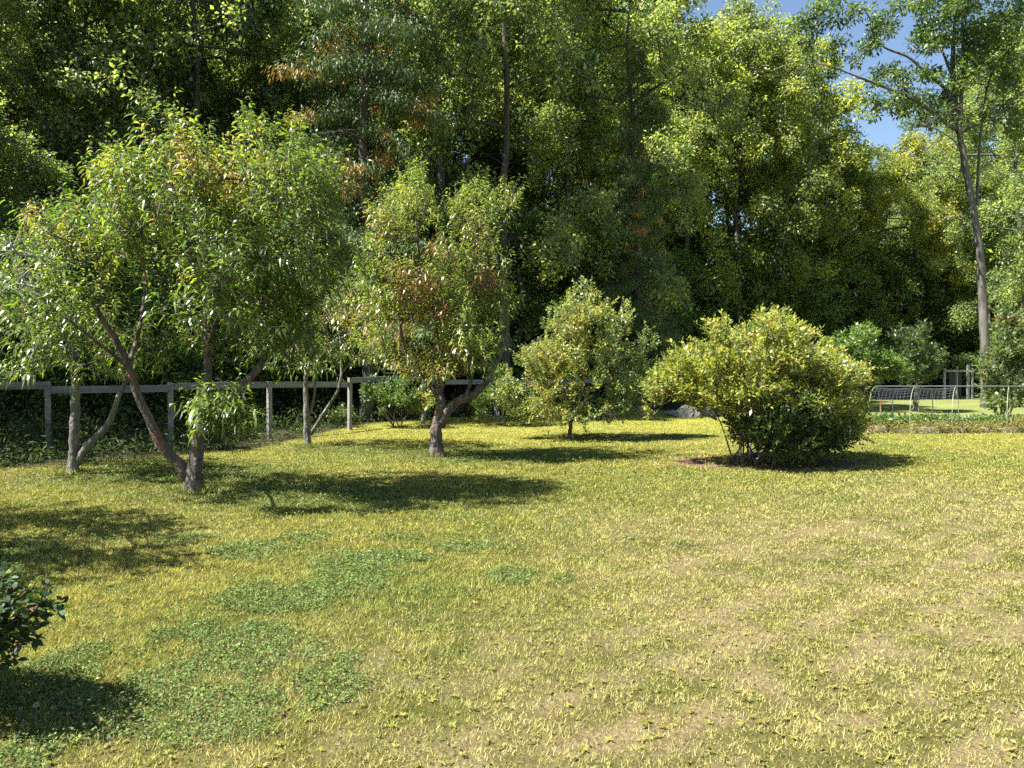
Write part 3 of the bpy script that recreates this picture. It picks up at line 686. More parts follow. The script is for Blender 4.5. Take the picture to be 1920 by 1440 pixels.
# second and third rows, deep in the wood
gB = 'trees deep in the wood'
for row, (dd, jit) in enumerate([(6, 70), (12, 90), (19, 90)]):
    for k, px in enumerate(range(-160+row*55, 2100, 120 if row < 2 else 150)):
        d = np.interp(px, [-200, 500, 1000, 1400, 1500, 1950], [26, 29, 34, 46, 51, 51])+dd+rr.uniform(-1.5, 1.5)
        top = np.interp(px, [-200, 1150, 1290, 1390, 1480, 1540, 1580, 1780, 1850, 2100], [-60, -40, 60, 75, 100, 245, 285, 280, 60, -40])
        H = CH+d*(HY-top)/F-rr.uniform(.3, 2.0)
        pr = [protoA, protoC, protoB, protoH, protoC][(k*2+row) % 5]
        plant(pr, px+rr.uniform(-jit, jit)*.4, d, H, 22., 'dark hemlock deep in the wood behind the front trees' if pr is protoH else 'dark tree deep in the wood behind the front trees', rr.uniform(0, 6.28), gB, (.9, .95, .95), 1.1, 'hemlock_tree' if pr is protoH else 'forest_tree')
# the wood goes on beyond the left edge and gives its shade
for k, (x_, y_) in enumerate([(-24,25),(-20,29),(-27,31),(-23,36),(-31,24),(-33,34),(-28,41),(-38,29)]):
    plant([protoA, protoC, protoB][k % 3], CX+x_/y_*F, y_, 17.5+rr.uniform(-1, 1.5), 22., 'tree of the wood beyond the left edge of the view, added for its shade', rr.uniform(0, 6.28), 'trees of the wood beyond the left edge', (.9,.95,.95), 1.1, 'forest_tree')
for x_, y_, h_ in ((-15.6, 16.3, 12), (-19.0, 15.8, 15), (-20.5, 19.5, 15), (-14.8, 19.6, 10)):  # unseen nearer trees, placed and sized to throw shade along the fence
    plant(protoC, CX+x_/y_*F, y_, h_, 22., 'tree of the wood beyond the left edge of the view, added for its shade', rr.uniform(0, 6.28), 'trees of the wood beyond the left edge', (.9,.95,.95), 1.5, 'forest_tree')
# understorey
gU = 'young trees along the front of the wood'
und = [(-60,20,5.5,'beyond the fence at the left edge'),(60,20.5,6,'beyond the fence behind the second peach tree'),(180,21.5,6,'behind the pale leaning limb at the left'),(300,22.5,6.5,'behind the trunk fork of the largest peach tree'),
 (430,25.5,7,'behind the right limb of the largest peach tree'),(545,28,7,'behind the small peach tree'),(650,30.5,7,'behind the fence right of the small peach tree'),(760,32,7,'behind the left of the middle peach tree'),
 (870,32.5,7.5,'behind the trunk of the middle peach tree'),(980,31,8,'between the middle peach and the apple tree'),(1090,32,8,'directly behind the apple tree'),(1185,36,7,'right of the apple tree in deep shade'),
 (1270,40,8,'behind the left wing of the rounded shrub'),(1360,43,9,'behind the middle of the rounded shrub'),(1450,45,9,'behind the right of the rounded shrub'),(1540,48,9,'right of the rounded shrub in deep shade'),
 (1620,50,9,'behind the bright green bush'),(1700,50,9,'behind the dark bush by the garden'),(1775,50,8.5,'left of the foot of the pale oak'),(1860,47,7,'at the foot of the pale oak'),(1930,48,8,'at the right edge behind the tall leafy plants')]
for k, (px, d, H, wh) in enumerate(und):
    plant(protoU, px, d, H, 7.5, 'young leafy tree '+wh, rr.uniform(0, 6.28), gU, (1, 1, .95), 1.15, 'young_tree')
for k in range(34):
    px = -180+k*66; d = np.interp(px, [-200, 500, 1000, 1400, 1500, 1950], [23, 30, 36, 46, 51, 51])+rr.uniform(0, 4)
    plant(protoU, px, d, rr.uniform(7, 11), 7.5, 'dim young tree in the shade under the tall trees', rr.uniform(0, 6.28), 'young trees in the shade of the wood', (.85,.9,.9), 1.1, 'young_tree')

# ------------------------------------------------------------------ the pale oak at the right
def oak():
    rng = np.random.default_rng(41); D = 34.0; org = np.array([(1850-CX)/F*D, D, 0.])
    root = empty('oak_tree', org, 'tall oak with a pale leaning trunk and bare lower twigs at the right', 'tree')
    A = lambda px, py, o=0.: at(px, py, D+o)
    P = [org+[0, 0, -.2], A(1847,700), A(1846,640), A(1843,560), A(1838,480), A(1828,410), A(1815,340), A(1805,285), A(1797,240), A(1790,180)]
    init = [mk_limb('trunk', P, .20, .115, M_barko, root, org, rng, 14, .35, .07, .35, 1.1)]
    Ls = [([A(1797,245), A(1775,232,-.3), A(1740,205,-.6), A(1700,180,-.8), A(1650,160,-1), A(1610,145,-1.2), A(1575,130,-1.2), A(1540,120,-1.2)], .13, .04),
          ([A(1792,200), A(1770,165,.3), A(1735,135,.5), A(1700,105,.6), A(1660,90,.6), A(1630,60,.6)], .13, .04),
          ([A(1790,185), A(1786,120), A(1790,50), A(1795,-40), A(1800,-120)], .15, .06),
          ([A(1800,235), A(1803,160,-.4), A(1805,80,-.5), A(1802,10,-.5), A(1790,-80,-.4)], .12, .05),
          ([A(1788,150), A(1760,80,.8), A(1735,30,1), A(1715,-40,1)], .09, .04),
          ([A(1832,385), A(1834,320,.4), A(1840,240,.6), A(1850,170,.8), A(1870,100,1)], .10, .04),
          ([A(1800,250), A(1830,235,-.5), A(1865,220,-.8), A(1900,190,-1), A(1940,150,-1)], .07, .03),
          ([A(1808,295), A(1790,265,-.8), A(1760,245,-1.2), A(1720,232,-1.5), A(1680,240,-1.7)], .05, .015),
          ([A(1815,330), A(1780,310,-1), A(1740,300,-1.5), A(1700,290,-2)], .03, .01),
          ([A(1820,330), A(1860,300,-.8), A(1900,290,-1), A(1930,310,-1)], .045, .012)]
    for p, r0, r1 in Ls: init.append(mk_limb('limb', p, r0*.7, r1*.75, M_barko, root, org, rng, 8, .3, .08))
    init = np.concatenate(init)
    blobs = [(1510,60,35,40),(1530,140,30,25),(1560,20,60,30),(1740,140,30,20),(1760,60,40,30),(1640,40,50,30),(1670,140,40,20),(1720,190,45,20),(1770,190,30,25),(1830,120,50,40),(1890,10,40,40),(1590,30,50,30),(1560,90,30,25),(1620,80,40,30),(1660,50,40,20),(1520,110,18,16),(1640,150,35,15),(1680,195,40,25),(1640,190,35,12),(1690,10,30,12),(1740,75,40,20),(1770,10,60,30),(1830,40,60,50),(1880,60,50,50),(1850,110,50,35),(1900,140,30,50),(1800,150,25,20),(1720,225,40,8),(1640,215,12,8),(1690,160,18,12),(1790,215,25,12),(1870,200,40,25),(1905,240,25,25),(1800,-80,160,60),(1650,-50,90,40),(1900,-60,90,60),(1560,60,20,12),(1600,120,20,10),(1870,160,30,20)]
    T = blob_targets(blobs, D, 1760, 3.2, 1200, rng, .2)
    T = gappy(T, .8, .42)
    P_, par, r, (a, b, ra, rb), td = grow(init, T, rng, .4, .006, .45, .08, .1)
    parts = [frusta(a, b, ra, rb, 5)]
    # dead twigs
    for q in range(60):
        s = init[rng.integers(20, len(init))]
        if s[2] > 16.5 or s[2] < 8.5: continue
        e = s+norm(rng.normal(size=3)*[1, .6, .35])*rng.uniform(.6, 2.0); m = (s+e)/2+rng.normal(0, .12, 3); parts.append(tube(catmull([s, m, e], .3), np.linspace(.016, .006, len(catmull([s, m, e], .3))), 5))
        for v in range(3):
            g = m+(e-m)*rng.random(); h = g+norm(rng.normal(size=3))*rng.uniform(.3, .8); parts.append(tube(np.array([g, (g+h)/2+rng.normal(0, .04, 3), h]), [.008, .006, .004], 5))
    V, Fq = join(parts); make_mesh('branches', V, Fq, M_barko, None, True, root, org, 'stuff')
    V, Ft, cc = clump_leaves(T, rng, 40, .30, .19, .45, [(.06,.10,.026),(.09,.14,.032),(.045,.08,.024),(.15,.20,.04)], (3, 3, 2, 1.5), .95, .8)
    make_mesh('crown', V, Ft, M_forest, cc, False, root, org, 'stuff')
oak()

# ------------------------------------------------------------------ bushes near the fence and the garden
def colgen(cols, w, spots=(), d0=20):
    return region_cols(spots, cols, w, d0)
shrub('berry_bush', (at(745,780,22.6)[0], 22.6, 0), 'pale green broad-leaved bush before the fence left of the middle peach trunk', 'bush', [(740,745,50,28),(700,735,20,22),(770,735,30,18),(760,770,45,14),(790,755,30,20)], 745, .9, 170, colgen([(.10,.16,.045),(.14,.20,.06),(.07,.12,.035)], [2,2,1], [(800,750,25,YEL,.7)], 22.6), 51, nst=6, lsize=.13, ratio=.5, lper=7)
shrub('leafy_bush', (at(945,790,23.5)[0], 23.5, 0), 'light green bush between the middle peach tree and the apple tree', 'bush', [(940,740,40,32),(910,760,25,25),(975,760,35,28),(940,705,25,18)], 945, .9, 230, colgen([(.11,.17,.045),(.15,.21,.05),(.07,.12,.035)], [2,2,1], [(960,690,30,YEL,.4)], 23.5), 52, nst=7, lsize=.11, ratio=.5, lper=8)
shrub('leafy_bush', (at(1610,730,25)[0], 25, 0), 'bright green bush just right of and behind the rounded shrub', 'bush', [(1600,670,50,25),(1640,690,45,28),(1570,655,25,18),(1620,640,20,18),(1660,700,25,20),(1600,710,60,20)], 1610, 1.2, 420, colgen([(.11,.18,.035),(.16,.23,.05),(.08,.13,.03)], [2,2,1], [(1590,700,30,YEL,.4)], 25), 53, nst=8, lsize=.16, ratio=.45, lper=8, ln=(.25, .5))
shrub('leafy_bush', (at(1715,730,31)[0], 31, 0), 'darker tall bush left of the small posts behind the garden', 'bush', [(1715,660,35,30),(1690,640,18,20),(1745,680,25,30),(1715,700,45,25),(1730,630,10,15)], 1715, 1.3, 300, colgen([(.06,.10,.03),(.09,.14,.04),(.05,.08,.025)], [2,2,1]), 54, nst=8, lsize=.16, ratio=.45, lper=8, ln=(.25, .5))
shrub('climbing_shrub', (at(1885,780,24.5)[0], 24.5, 0), 'tall pale-leaved shrub overhanging the hoops at the right edge', 'shrub', [(1890,620,30,25),(1910,660,50,35),(1870,690,35,35),(1900,720,50,35),(1880,755,40,20),(1850,720,18,25),(1935,640,40,60),(1880,590,14,12)], 1900, 1.1, 460, colgen([(.12,.17,.06),(.17,.21,.08),(.08,.12,.04)], [2,2,1], [(1880,600,14,BRZ,.4),(1850,690,10,BRZ,.5)], 24.5), 55, nst=10, lsize=.15, ratio=.55, lper=7, ln=(.2, .4))
shrub('leafy_bush', (at(1215,790,26)[0], 26, 0), 'dark little bush in the shade between the apple tree and the rounded shrub', 'bush', [(1190,740,25,25),(1160,750,25,20),(1215,760,20,15)], 1190, .7, 110, colgen([(.05,.09,.025),(.07,.11,.03)], [1,1]), 56, nst=5, lsize=.11, ratio=.5, lper=7)
# goldenrod along the fence
for q, (px, py, wpx, lab) in enumerate([(700,790,28,'clump of yellow-green weeds at the fence left of the middle peach trunk'),(765,788,35,'yellow weeds low in front of the fence just left of the middle peach trunk'),(865,783,35,'yellow weeds just right of the middle peach trunk'),(915,780,28,'small yellow weeds between the middle peach and the light green bush'),(985,778,26,'low yellow weeds left of the apple trunk'),(640,797,28,'green weeds at the foot of the fence post left of centre')]):
    g = G(px, py); shrub('weed_clump', g, lab, 'weeds', [(px, py-14, wpx, 13), (px+10, py-20, wpx*.6, 11), (px-12, py-16, wpx*.5, 13)], px, .45, 60, colgen([(.30,.27,.05),(.20,.22,.05),(.12,.17,.04)], [2,2,1] if q != 5 else [0.01,1,4]), 60+q, nst=4, lsize=.085, ratio=.35, lper=8, group='weeds along the fence', stem_r=.008)
# ------------------------------------------------------------------ undergrowth: nobody could count it
def undergrowth():
    rng = np.random.default_rng(71); n = 1300
    px = rng.uniform(-250, 1300, n); x0 = []; T = []
    for q in range(n):
        e = np.interp(px[q], [p[0] for p in EDGE], [p[1] for p in EDGE]); g = G(px[q], e)
        back = rng.random()**1.6*5.5+.25; d = g[1]+back; hgt = .7*rng.uniform(.02, 1)**2*min(1., .25+back*.4)*(1 if px[q] < 640 else .6)
        T.append((g[0]*d/g[1], d, hgt))
    T = np.array(T); V, Ft, cc = clump_leaves(T, rng, 22, .32, .12, .25, [(.04,.07,.02),(.07,.11,.03),(.11,.13,.05),(.03,.05,.018)], (3, 3, 1, 2), .8, .6)
    V[:, 2] = np.maximum(V[:, 2], .01)
    o = make_mesh('undergrowth', V, Ft, M_under, cc, False, None, None, 'stuff'); tag(o, 'dark ferns and weeds growing under the fence and into the wood', 'undergrowth')
undergrowth()

# ------------------------------------------------------------------ wooden fence
def fence():
    rng = np.random.default_rng(81)
    posts = [(-330,905),(-110,878),(90,850),(320,838),(505,823),(655,806),(793,796),(930,789),(1060,783),(1205,777),(1330,772)]
    rails = [(712,714),(716,716),(725,722),(719,716),(716,716),(709,703),(712,712),(712,712),(711,710),(709,709)]
    g0 = G(*posts[5]); root = empty('wooden_fence', g0, 'grey weathered wooden fence of posts and stepped top boards behind the fruit trees', 'fence')
    gp = [G(*p) for p in posts]
    zz = lambda g, py: CH+g[1]*(HY-py)/F
    for q, g in enumerate(gp):
        ys_ = [rails[q-1][1]] if q else []; ys_ += [rails[q][0]] if q < len(rails) else []
        h = max(zz(g, v) for v in ys_)+.01
        V, Fq = box((g[0], g[1]+.03, h/2-.1), (.10, .10, h+.2), rot=R(45)+rng.normal(0, .05), rng=rng, jit=.004)
        V[4:, 0] += rng.normal(0, .015)
        make_mesh('post', V, Fq, M_wood, None, False, root, g0)
    for q, (a, b) in enumerate(rails):
        A, B = gp[q].copy(), gp[q+1].copy(); off = np.array([B[1]-A[1], -(B[0]-A[0]), 0]); off /= np.linalg.norm(off)
        A[2] = zz(A, a)-.07; B[2] = zz(B, b)-.07; d = norm(B-A); A2, B2 = A+d*.052+[0, .03, 0], B-d*.052+[0, .03, 0]
        up = np.array([0, 0, .075]); s = off*.02
        V = np.array([A2-s-up, B2-s-up, B2+s-up, A2+s-up, A2-s+up, B2-s+up, B2+s+up, A2+s+up])+rng.normal(0, .003, (8, 3))
        make_mesh('rail', V, np.array([[0,3,2,1],[4,5,6,7],[0,1,5,4],[1,2,6,5],[2,3,7,6],[3,0,4,7]]), M_rail, None, False, root, g0)
fence()
def back_fence():
    D = 43.; g0 = np.array([(1793-CX)/F*D, D, 0.]); root = empty('garden_fence', g0, 'short fence of pale posts and one rail beyond the garden hoops', 'fence')
    for px, top, wd, m in [(1771,690,.10,M_wood),(1794,687,.06,M_metal),(1815,684,.12,M_wood),(1823,690,.08,M_wood)]:
        z = at(px, top, D)[2]; c = [(px-CX)/F*D, D, z/2-.05]
        make_mesh('post', *box(c, (wd, .1, z+.1), .2), m, None, False, root, g0)
    a, b = at(1772,695,D-.09), at(1826,696,D-.09)
    make_mesh('rail', *box((a+b)/2, (b[0]-a[0], .05, .11)), M_wood, None, False, root, g0)
back_fence()
D = 45.5; c = at(1783,712,D)
o = empty('compost_bin', (c[0], D, 0), 'black square bin behind the pale posts of the garden fence', 'bin')
z = at(0,700,D)[2]
make_mesh('bin_wall', *box((c[0], D, z/2), (.78, .78, z), .1), M_plastic, None, False, o, (c[0], D, 0)); make_mesh('lid', *box((c[0], D, z+.03), (.86, .86, .06), .1), M_plastic, None, False, o, (c[0], D, 0))

# ------------------------------------------------------------------ garden bed, hoops, netting
def garden():
    rng = np.random.default_rng(91); yb = 20.9
    g0 = np.array([12.0, yb, 0.])
    bed = empty('garden_bed', g0, 'low garden bed edged with pale weathered blocks at the right', 'garden bed')
    xs_ = 9.6
    while xs_ < 15.5:
        L = rng.uniform(.38, .95); h = rng.uniform(.13, .18)
        if rng.random() > .12:
            V, Fq = box((xs_+L/2, yb+rng.normal(0, .02), h/2-.02), (L-.02, .15, h+.04), rng.normal(0, .03), rng, .008); make_mesh('edging_block', V, Fq, M_block, None, False, bed, g0)
        xs_ += L
    V, Fq = box((12.7, yb+1.15, .045), (6.4, 2.1, .09)); make_mesh('soil', V, Fq, surf_mat('garden_soil', (.06,.045,.03), (.14,.10,.07), 8, .95, 1), None, False, bed, g0)
    # crop rows and weeds
    n = 420; T = np.stack([rng.uniform(9.7, 15.6, n), yb+rng.uniform(.35, 1.9, n), rng.uniform(.1, .3, n)], -1)
    V, Ft, cc = clump_leaves(T, rng, 34, .16, .12, .5, [(.09,.14,.035),(.12,.18,.045),(.16,.21,.05)], (2, 2, 1), .8, .5)
    o = make_mesh('vegetable_plants', V, Ft, M_leaf, cc, False, None, None, 'stuff'); tag(o, 'leafy green vegetable rows growing under the hoops', 'vegetables')
    n = 300; T = np.stack([rng.uniform(9.5, 15.8, n), yb+rng.choice([-.16, .22], n)+rng.normal(0, .07, n), rng.uniform(.02, .22, n)], -1); T[T[:, 0] > 13.2, 2] *= 1.6
    V, Ft, cc = clump_leaves(T, rng, 26, .13, .09, .25, [(.28,.22,.06),(.20,.20,.05),(.10,.15,.035),(.24,.15,.08)], (3, 2, 1, 1), 1., .8)
    V[:, 2] = np.maximum(V[:, 2], .0)
    o = make_mesh('bed_weeds', V, Ft, M_leaf, cc, False, None, None, 'stuff'); tag(o, 'dry yellow weeds along the pale bed edging', 'weeds')
    # hoops
    hp = empty('hoop_tunnel', (12., yb, 0), 'row of pale plastic hoops with a ridge line and wire netting over the garden bed', 'hoops')
    o0 = np.array([12., yb, 0.]); hs = []
    for q, px in enumerate([1629, 1706, 1785, 1888, 1985]):
        a = at(px, 800, yb+.1); a[2] = 0; b = a+np.array([.95, 1.35, 0.]); H = 1.22
        th = np.linspace(0, np.pi, 19); pts = [a, a+[0, 0, .35]]
        arc = [a+(b-a)*(.5-.5*math.cos(t))+np.array([0, 0, .55+(H-.55)*math.sin(t)]) for t in th]
        pts = np.array([a]+arc+[b]); V, Fq = tube(pts, np.full(len(pts), .009), 7); make_mesh('hoop', V, Fq, M_pvc, None, True, hp, o0); hs.append((a, b, np.array(arc)))
    rp = np.array([h[2][9]+[0, 0, .02] for h in hs]); V, Fq = tube(catmull(rp, .3), np.full(len(catmull(rp, .3)), .012), 6); make_mesh('ridge_pole', V, Fq, M_metal, None, True, hp, o0)
    parts = []
    for h0, h1 in ((hs[0], hs[1]), (hs[1], hs[2])):
        rows = []
        for s in np.linspace(0, 1, 12):
            arc = h0[2]*(1-s)+h1[2]*s; sag = math.sin(math.pi*s)*.05; arc = arc-np.array([0, 0, sag]); rows.append(arc)
            parts.append(frusta(arc[3:-2], arc[4:-1], np.full(len(arc[3:-2]), .0035), np.full(len(arc[3:-2]), .0035), 3) if False else frusta(arc[3:-3], arc[4:-2], np.full(len(arc[3:-3]), 0.0013), np.full(len(arc[3:-3]), 0.0013), 4))
        R_ = np.array(rows)
        for k_ in range(3, 17):
            a_, b_ = R_[:-1, k_], R_[1:, k_]; parts.append(frusta(a_, b_, np.full(len(a_), 0.0013), np.full(len(a_), 0.0013), 4))
    V, Fq = join(parts); make_mesh('netting', V, Fq, M_metal, None, False, hp, o0)
    for px, top, m, nm in [(1653,748,M_rust,'rusty thin stake standing inside the first hoop'),(1675,748,M_steel,'dark green stake right of the rusty one inside the hoops'),(1750,738,M_steel,'dark green stake inside the second hoop')]:
        p = at(px, 790, yb+1.0); t = at(px-2, top, yb+1.0); V, Fq = tube(np.array([[p[0], p[1], 0], (p+t)/2*[1, 1, 1], t]), [.013]*3, 6); o = make_mesh('garden_stake', V, Fq, m, None, True, None, [p[0], p[1], 0]); o.location = (p[0], p[1], 0); tag(o, nm, 'stake', 'stakes in the garden bed')
    # black fabric behind
    n = 40; xs2 = np.linspace(at(1600,0,44)[0], at(1768,0,44)[0], n); V = []
    for j, (yy, zz) in enumerate([(43.6, .02), (43.8, .35), (44.2, .75), (45.0, .80), (46.0, .74)]):
        for x_ in xs2: V.append((x_*(1+j*.012), yy+fbm(np.array([x_]), np.array([j*3.]))[0]*.5, zz*(.8+.5*fbm(np.array([x_*1.5]), np.array([j*1.]))[0])*np.interp(x_, [xs2[0], xs2[-1]], [1.1, .55])))
    V = np.array(V); i = np.arange(4)[:, None]*n; k_ = np.arange(n-1)[None]
    o = make_mesh('black_cover', V, np.stack([i+k_, i+k_+1, i+k_+1+n, i+k_+n], -1).reshape(-1, 4), M_fabric, None, True); tag(o, 'long heap covered by crumpled black fabric behind the hoops', 'cover')
garden()

# ------------------------------------------------------------------ rocks
def rock(px, py, w_, h_, lab, seed):
    rng = np.random.default_rng(seed); import bmesh
    bm = bmesh.new(); bmesh.ops.create_icosphere(bm, subdivisions=3, radius=1)
    k = norm(rng.normal(size=(14, 3))); o_ = rng.uniform(.62, .95, 14)
    for v in bm.verts:
        p = np.array(v.co); dd = k@p; s = min([1.]+[o/x_ for o, x_ in zip(o_, dd) if x_ > .05]); p = p*s+rng.normal(0, .012, 3)
        v.co = (p[0]*w_, p[1]*w_*.7, p[2]*h_+h_*.35)
    me = bpy.data.meshes.new('rock'); bm.to_mesh(me); bm.free(); me.materials.append(M_rock)
    o = bpy.data.objects.new('rock', me); C.objects.link(o); g = G(px, py); o.location = (g[0], g[1], 0); tag(o, lab, 'rock', 'grey rocks at the lawn edge')
rock(1290, 782, .55, .33, 'grey rock left of the rounded shrub, larger of the pair', 1)
rock(1330, 779, .42, .28, 'grey rock partly behind the arching stems of the rounded shrub', 2)
rock(1258, 779, .3, .18, 'small low rock at the left end beside the large rock', 3)
rock(1147, 783, .32, .26, 'grey rock in the shade just right of the apple tree', 4)

# ------------------------------------------------------------------ lawn: grass, clover, flowers
def blades(n, rng):
    # more blades where they show larger
    u = rng.random(n); d0, d1, dk = 2.9, 27., 5.2
    a = (dk**2-d0**2)/2; b = dk**2*math.log(d1/dk); s = a/(a+b)
    d = np.where(u < s, np.sqrt(d0**2+2*a*(u/s)), dk*np.exp((u-s)/(1-s)*math.log(d1/dk)))
    x = d*rng.uniform(-.74, .72, n)
    k = rng.random(n) < .2                      # and some beside and before the view
    m = int(k.sum()); x[k] = (.72*d[k]+rng.random(m)**1.3*4.0)*rng.choice([-1, 1], m)
    k = rng.random(n) < .015; m = int(k.sum()); d[k] = rng.uniform(1.2, 2.9, m); x[k] = rng.uniform(-4.5, 4.5, m)
    return x, d
def grass():
    rng = np.random.default_rng(7); n = 1450000
    x, y = blades(n, rng)
    g = fbm(x*5, y*5, 3); dm = dry_mask(x, y)
    keep = (y < lawn_edge_y(x)+.3+rng.normal(0, .15, n))
    thin = dm*sstep(.46, .66, g*.8+mow(x, y)*.2)*.5; keep &= rng.random(n) > thin; keep &= (vnoise(x*24+3, y*24) > .36) | (rng.random(n) < .25) | (y > 9)
    mr = np.hypot((x-MU[0])/2.0, (y-MU[1])/1.05)+(fbm(x*2, y*2)-.5)*.7; keep &= (mr > .95) | (rng.random(n) < .04)
    for g_ in TREES_G: keep &= (np.hypot(x-g_[0], y-g_[1]) > .28) | (rng.random(n) < .25)
    keep &= ~((x > 9.6) & (y > 20.8) & (y < 23.2))
    x, y = x[keep], y[keep]; n = len(x); g = g[keep]; dm = dm[keep]
    sc = np.clip(y/5.2, 1, 4.2)
    tuft = fbm(x*9+7, y*9, 2)
    h = rng.uniform(.015, .048, n)*(.5+1.1*tuft)*np.clip(sc, 1, 1.2)*np.interp(y, [4, 9], [1, .85])*(1-.25*dm); wd = rng.uniform(.003, .006, n)*sc
    a = rng.uniform(0, 2*np.pi, n); lean = rng.uniform(.2, 1.3, n); fl_ = rng.random(n) < .12+.22*dm; lean[fl_] = 6
    dv = np.stack([np.cos(a)*lean, np.sin(a)*lean, np.ones(n)*.75], -1); dv = norm(dv)
    b = a+np.pi/2+rng.normal(0, .6, n); sv = np.stack([np.cos(b), np.sin(b), rng.normal(0, .25, n)], -1)
    z = ground_z(x, y); p = np.stack([x, y, z-.002], -1)
    V = np.stack([p-sv*wd[:, None]*.5, p+sv*wd[:, None]*.5, p+dv*h[:, None]], 1)
    c = lawn_col(x, y)*rng.uniform(.38, 1.35, (n, 1))*(.45+1.0*fbm(x*14, y*14, 2))[:, None]; k = rng.random(n) < .14+.2*dm
    c[k] = np.array([.50, .43, .20])*rng.uniform(.6, 1.15, (k.sum(), 1)); k = rng.random(n) < .01; c[k] = (.26, .13, .07); k = fl_ & (rng.random(n) < .4); c[k] = np.array([.20, .15, .09])*rng.uniform(.4, 1.3, (k.sum(), 1))
    V = V.reshape(-1, 3); Ft = np.arange(n*3).reshape(-1, 3)
    o = make_mesh('lawn_grass', V, Ft, M_grass, np.repeat(np.clip(c, 0, 1), 3, 0), False, None, None, 'stuff'); tag(o, 'sunlit yellow-green lawn grass, dry and thin at the right', 'grass')
    print('grass', n)
grass()
def clover():
    rng = np.random.default_rng(8); n = 420000
    x, y = blades(n, rng); m = clover_mask(x, y)
    shade = sum(sstep(1.1, .4, np.hypot((x-g[0]-1.6)/2.4, (y-g[1])/1.2)) for g in TREES_G)*.25
    bl = (fbm(x*3+5, y*3, 3) > .6)*.25*(1-dry_mask(x, y))+.02
    keep = (rng.random(n) < np.clip(m*.95+shade+bl, 0, 1)) & (y < 16); x, y = x[keep], y[keep]; n = len(x)
    sc = np.clip(y/5.2, 1, 3); a = rng.uniform(0, 6.28, n); z = ground_z(x, y)+rng.uniform(.012, .045, n)
    d = np.stack([np.cos(a), np.sin(a), rng.normal(.1, .3, n)], -1); nr = norm(np.array([0, 0, 1.])+rng.normal(0, .45, (n, 3)))
    L = rng.uniform(.007, .021, n)*sc; col = pick(rng, n, [(.11,.175,.042),(.15,.225,.055),(.08,.13,.035),(.22,.27,.07)], [3,3,2,1])
    V, Ft, cc = leaves(np.stack([x, y, z], -1), d, nr, L, L*.85, .05, np.clip(col, 0, 1), 2, .1)
    o = make_mesh('clover', V, Ft, M_grass, cc, False, None, None, 'stuff'); tag(o, 'green clover patches spreading through the yellow lawn', 'clover'); print('clover', n)
clover()
# broad-leaved lawn weeds: dandelion and plantain rosettes on the near right
def rosettes():
    rng = np.random.default_rng(77); n = 3000; x, y = blades(n*3, rng)
    k = (rng.random(len(x)) < .12+.8*dry_mask(x, y)) & (y < 11); x, y = x[k][:n], y[k][:n]; n = len(x); per = 6; i = np.repeat(np.arange(n), per)
    a = np.tile(np.arange(per)*1.05, n)+rng.normal(0, .3, n*per); p = np.stack([x, y, ground_z(x, y)+.012], -1)[i]
    d = np.stack([np.cos(a), np.sin(a), rng.uniform(.15, .8, n*per)], -1); L = (rng.uniform(.012, .036, n)[i])*rng.uniform(.7, 1.2, n*per)
    col = pick(rng, n*per, [(.36,.34,.06),(.27,.28,.05),(.42,.36,.12)], [2, 2, 1])*rng.uniform(.5, .9, n)[i][:, None]
    V, Ft, cc = leaves(p, d, norm(np.array([0, 0, 1.])+rng.normal(0, .3, (n*per, 3))), L, L*.3, .35, np.clip(col, 0, 1), 3)
    o = make_mesh('lawn_weeds', V, Ft, M_grass, cc, False, None, None, 'stuff'); tag(o, 'flat broad-leaved weeds scattered through the dry lawn', 'weeds')
rosettes()
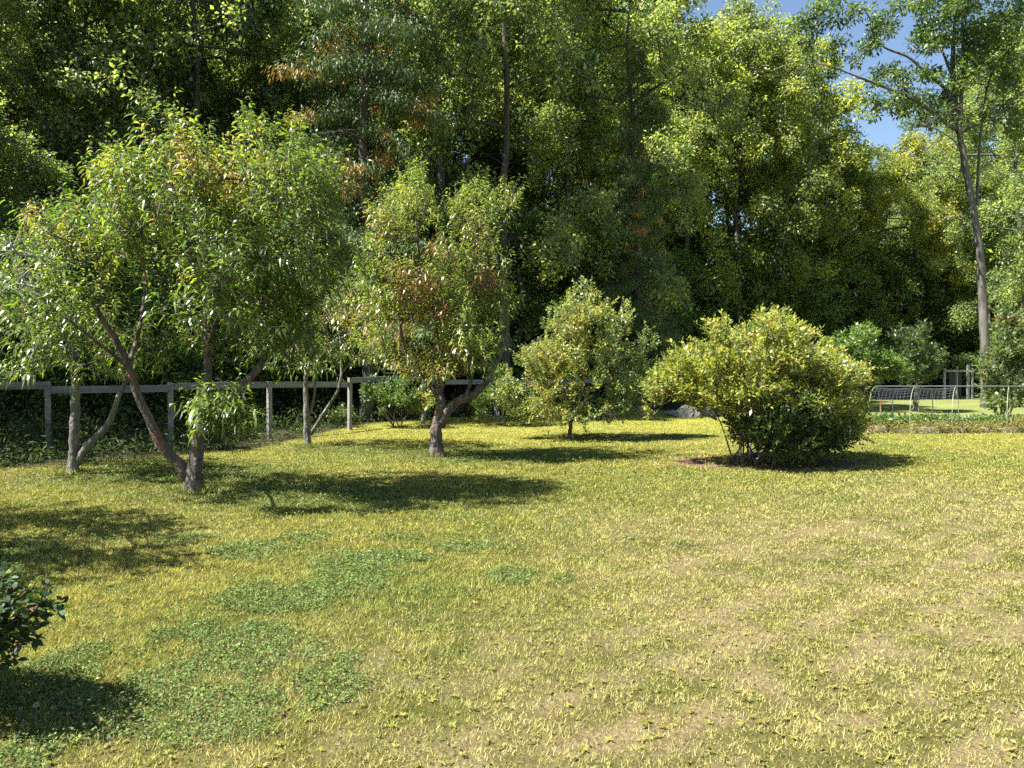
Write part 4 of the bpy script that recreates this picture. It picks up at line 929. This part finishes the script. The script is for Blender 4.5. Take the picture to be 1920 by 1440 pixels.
def tufts():
    rng = np.random.default_rng(78); P = []
    for q, g in enumerate(TREES_G+[MU+np.array([.5, 0, 0]), MU+np.array([-.5, .1, 0])]):
        n = 420 if q < 5 else 260; a = rng.uniform(0, 6.28, n); r = np.abs(rng.normal(0, .10, n))+.10+(.25 if q > 4 else 0)*rng.random(n)
        P.append(np.stack([g[0]+np.cos(a)*r, g[1]+np.sin(a)*r, np.zeros(n)], -1))
    P = np.concatenate(P); n = len(P); d = norm(rng.normal(0, .45, (n, 3))*[1, 1, 0]+[0, 0, 1]); L = rng.uniform(.06, .20, n)
    V, Ft, cc = leaves(P, d, norm(rng.normal(size=(n, 3))), L, np.full(n, .011), rng.uniform(.1, .5, n), pick(rng, n, [(.11,.17,.035),(.17,.22,.05),(.30,.28,.08)], [2, 2, 1]), 3)
    o = make_mesh('grass_tufts', V, Ft, M_grass, np.clip(cc, 0, 1), False, None, None, 'stuff'); tag(o, 'longer unmown grass around the trunks of the fruit trees', 'grass')
    n = 500; x, y = blades(n, rng); P = np.stack([x, y, ground_z(x, y)+.02], -1); a = rng.uniform(0, 6.28, n); L = rng.uniform(.02, .05, n)
    V, Ft, cc = leaves(P, np.stack([np.cos(a), np.sin(a), rng.uniform(-.1, .35, n)], -1), norm(np.array([0, 0, 1.])+rng.normal(0, .4, (n, 3))), L, L*.4, rng.uniform(-.2, .4, n), pick(rng, n, [(.22,.15,.08),(.30,.24,.12),(.13,.09,.05),(.36,.32,.10)], [2, 2, 1, 1]), 3)
    o = make_mesh('fallen_leaves', V, Ft, M_under, np.clip(cc, 0, 1), False, None, None, 'stuff'); tag(o, 'dry brown fallen leaves scattered thinly over the lawn', 'leaves')
tufts()
def flower():
    root = empty('clover_flower', (0, 0, 0), 'x', 'flower', 'white clover heads in the shade of the corner bush')
    v, f = tube(np.array([[0, 0, 0], [.004, 0, .05], [.002, .002, .1]]), [.0015]*3, 5); make_mesh('stem', v, f, M_steel, None, True, root)
    rng = np.random.default_rng(3); n = 46; u = norm(rng.normal(size=(n, 3))); V, Ft, cc = leaves(u*.004+[.002, .002, .105], u, norm(rng.normal(size=(n, 3))), np.full(n, .0075), np.full(n, .0025), .0, np.tile([[.7, .68, .6]], (n, 1)), 3)
    make_mesh('head', V, Ft, M_petal, cc, False, root); return root
fl = flower()
for q, (px, py, lab) in enumerate([(67,1362,'largest pale seed head near the bottom left corner'),(128,1350,'pale clover head right of the largest seed head'),(100,1345,'small clover head between two others in the bush shade'),(40,1337,'clover head close to the left edge in shade'),(150,1338,'clover head near the right rim of the bush shadow'),(115,1310,'upper clover head in the middle of the bush shadow'),(30,1400,'lowest clover head at the left edge'),(205,1395,'clover head on the sunlit side of the shadow rim')]):
    o = fl if q == 0 else copy_tree(fl); g = G(px, py+18); o.location = (g[0], g[1], ground_z(np.array([g[0]]), np.array([g[1]]))[0]); o['label'] = lab; o.rotation_euler = (0, 0, q*1.3); s = 1.4 if q == 0 else .9; o.scale = (s, s, s*(.8 if q % 2 else 1))
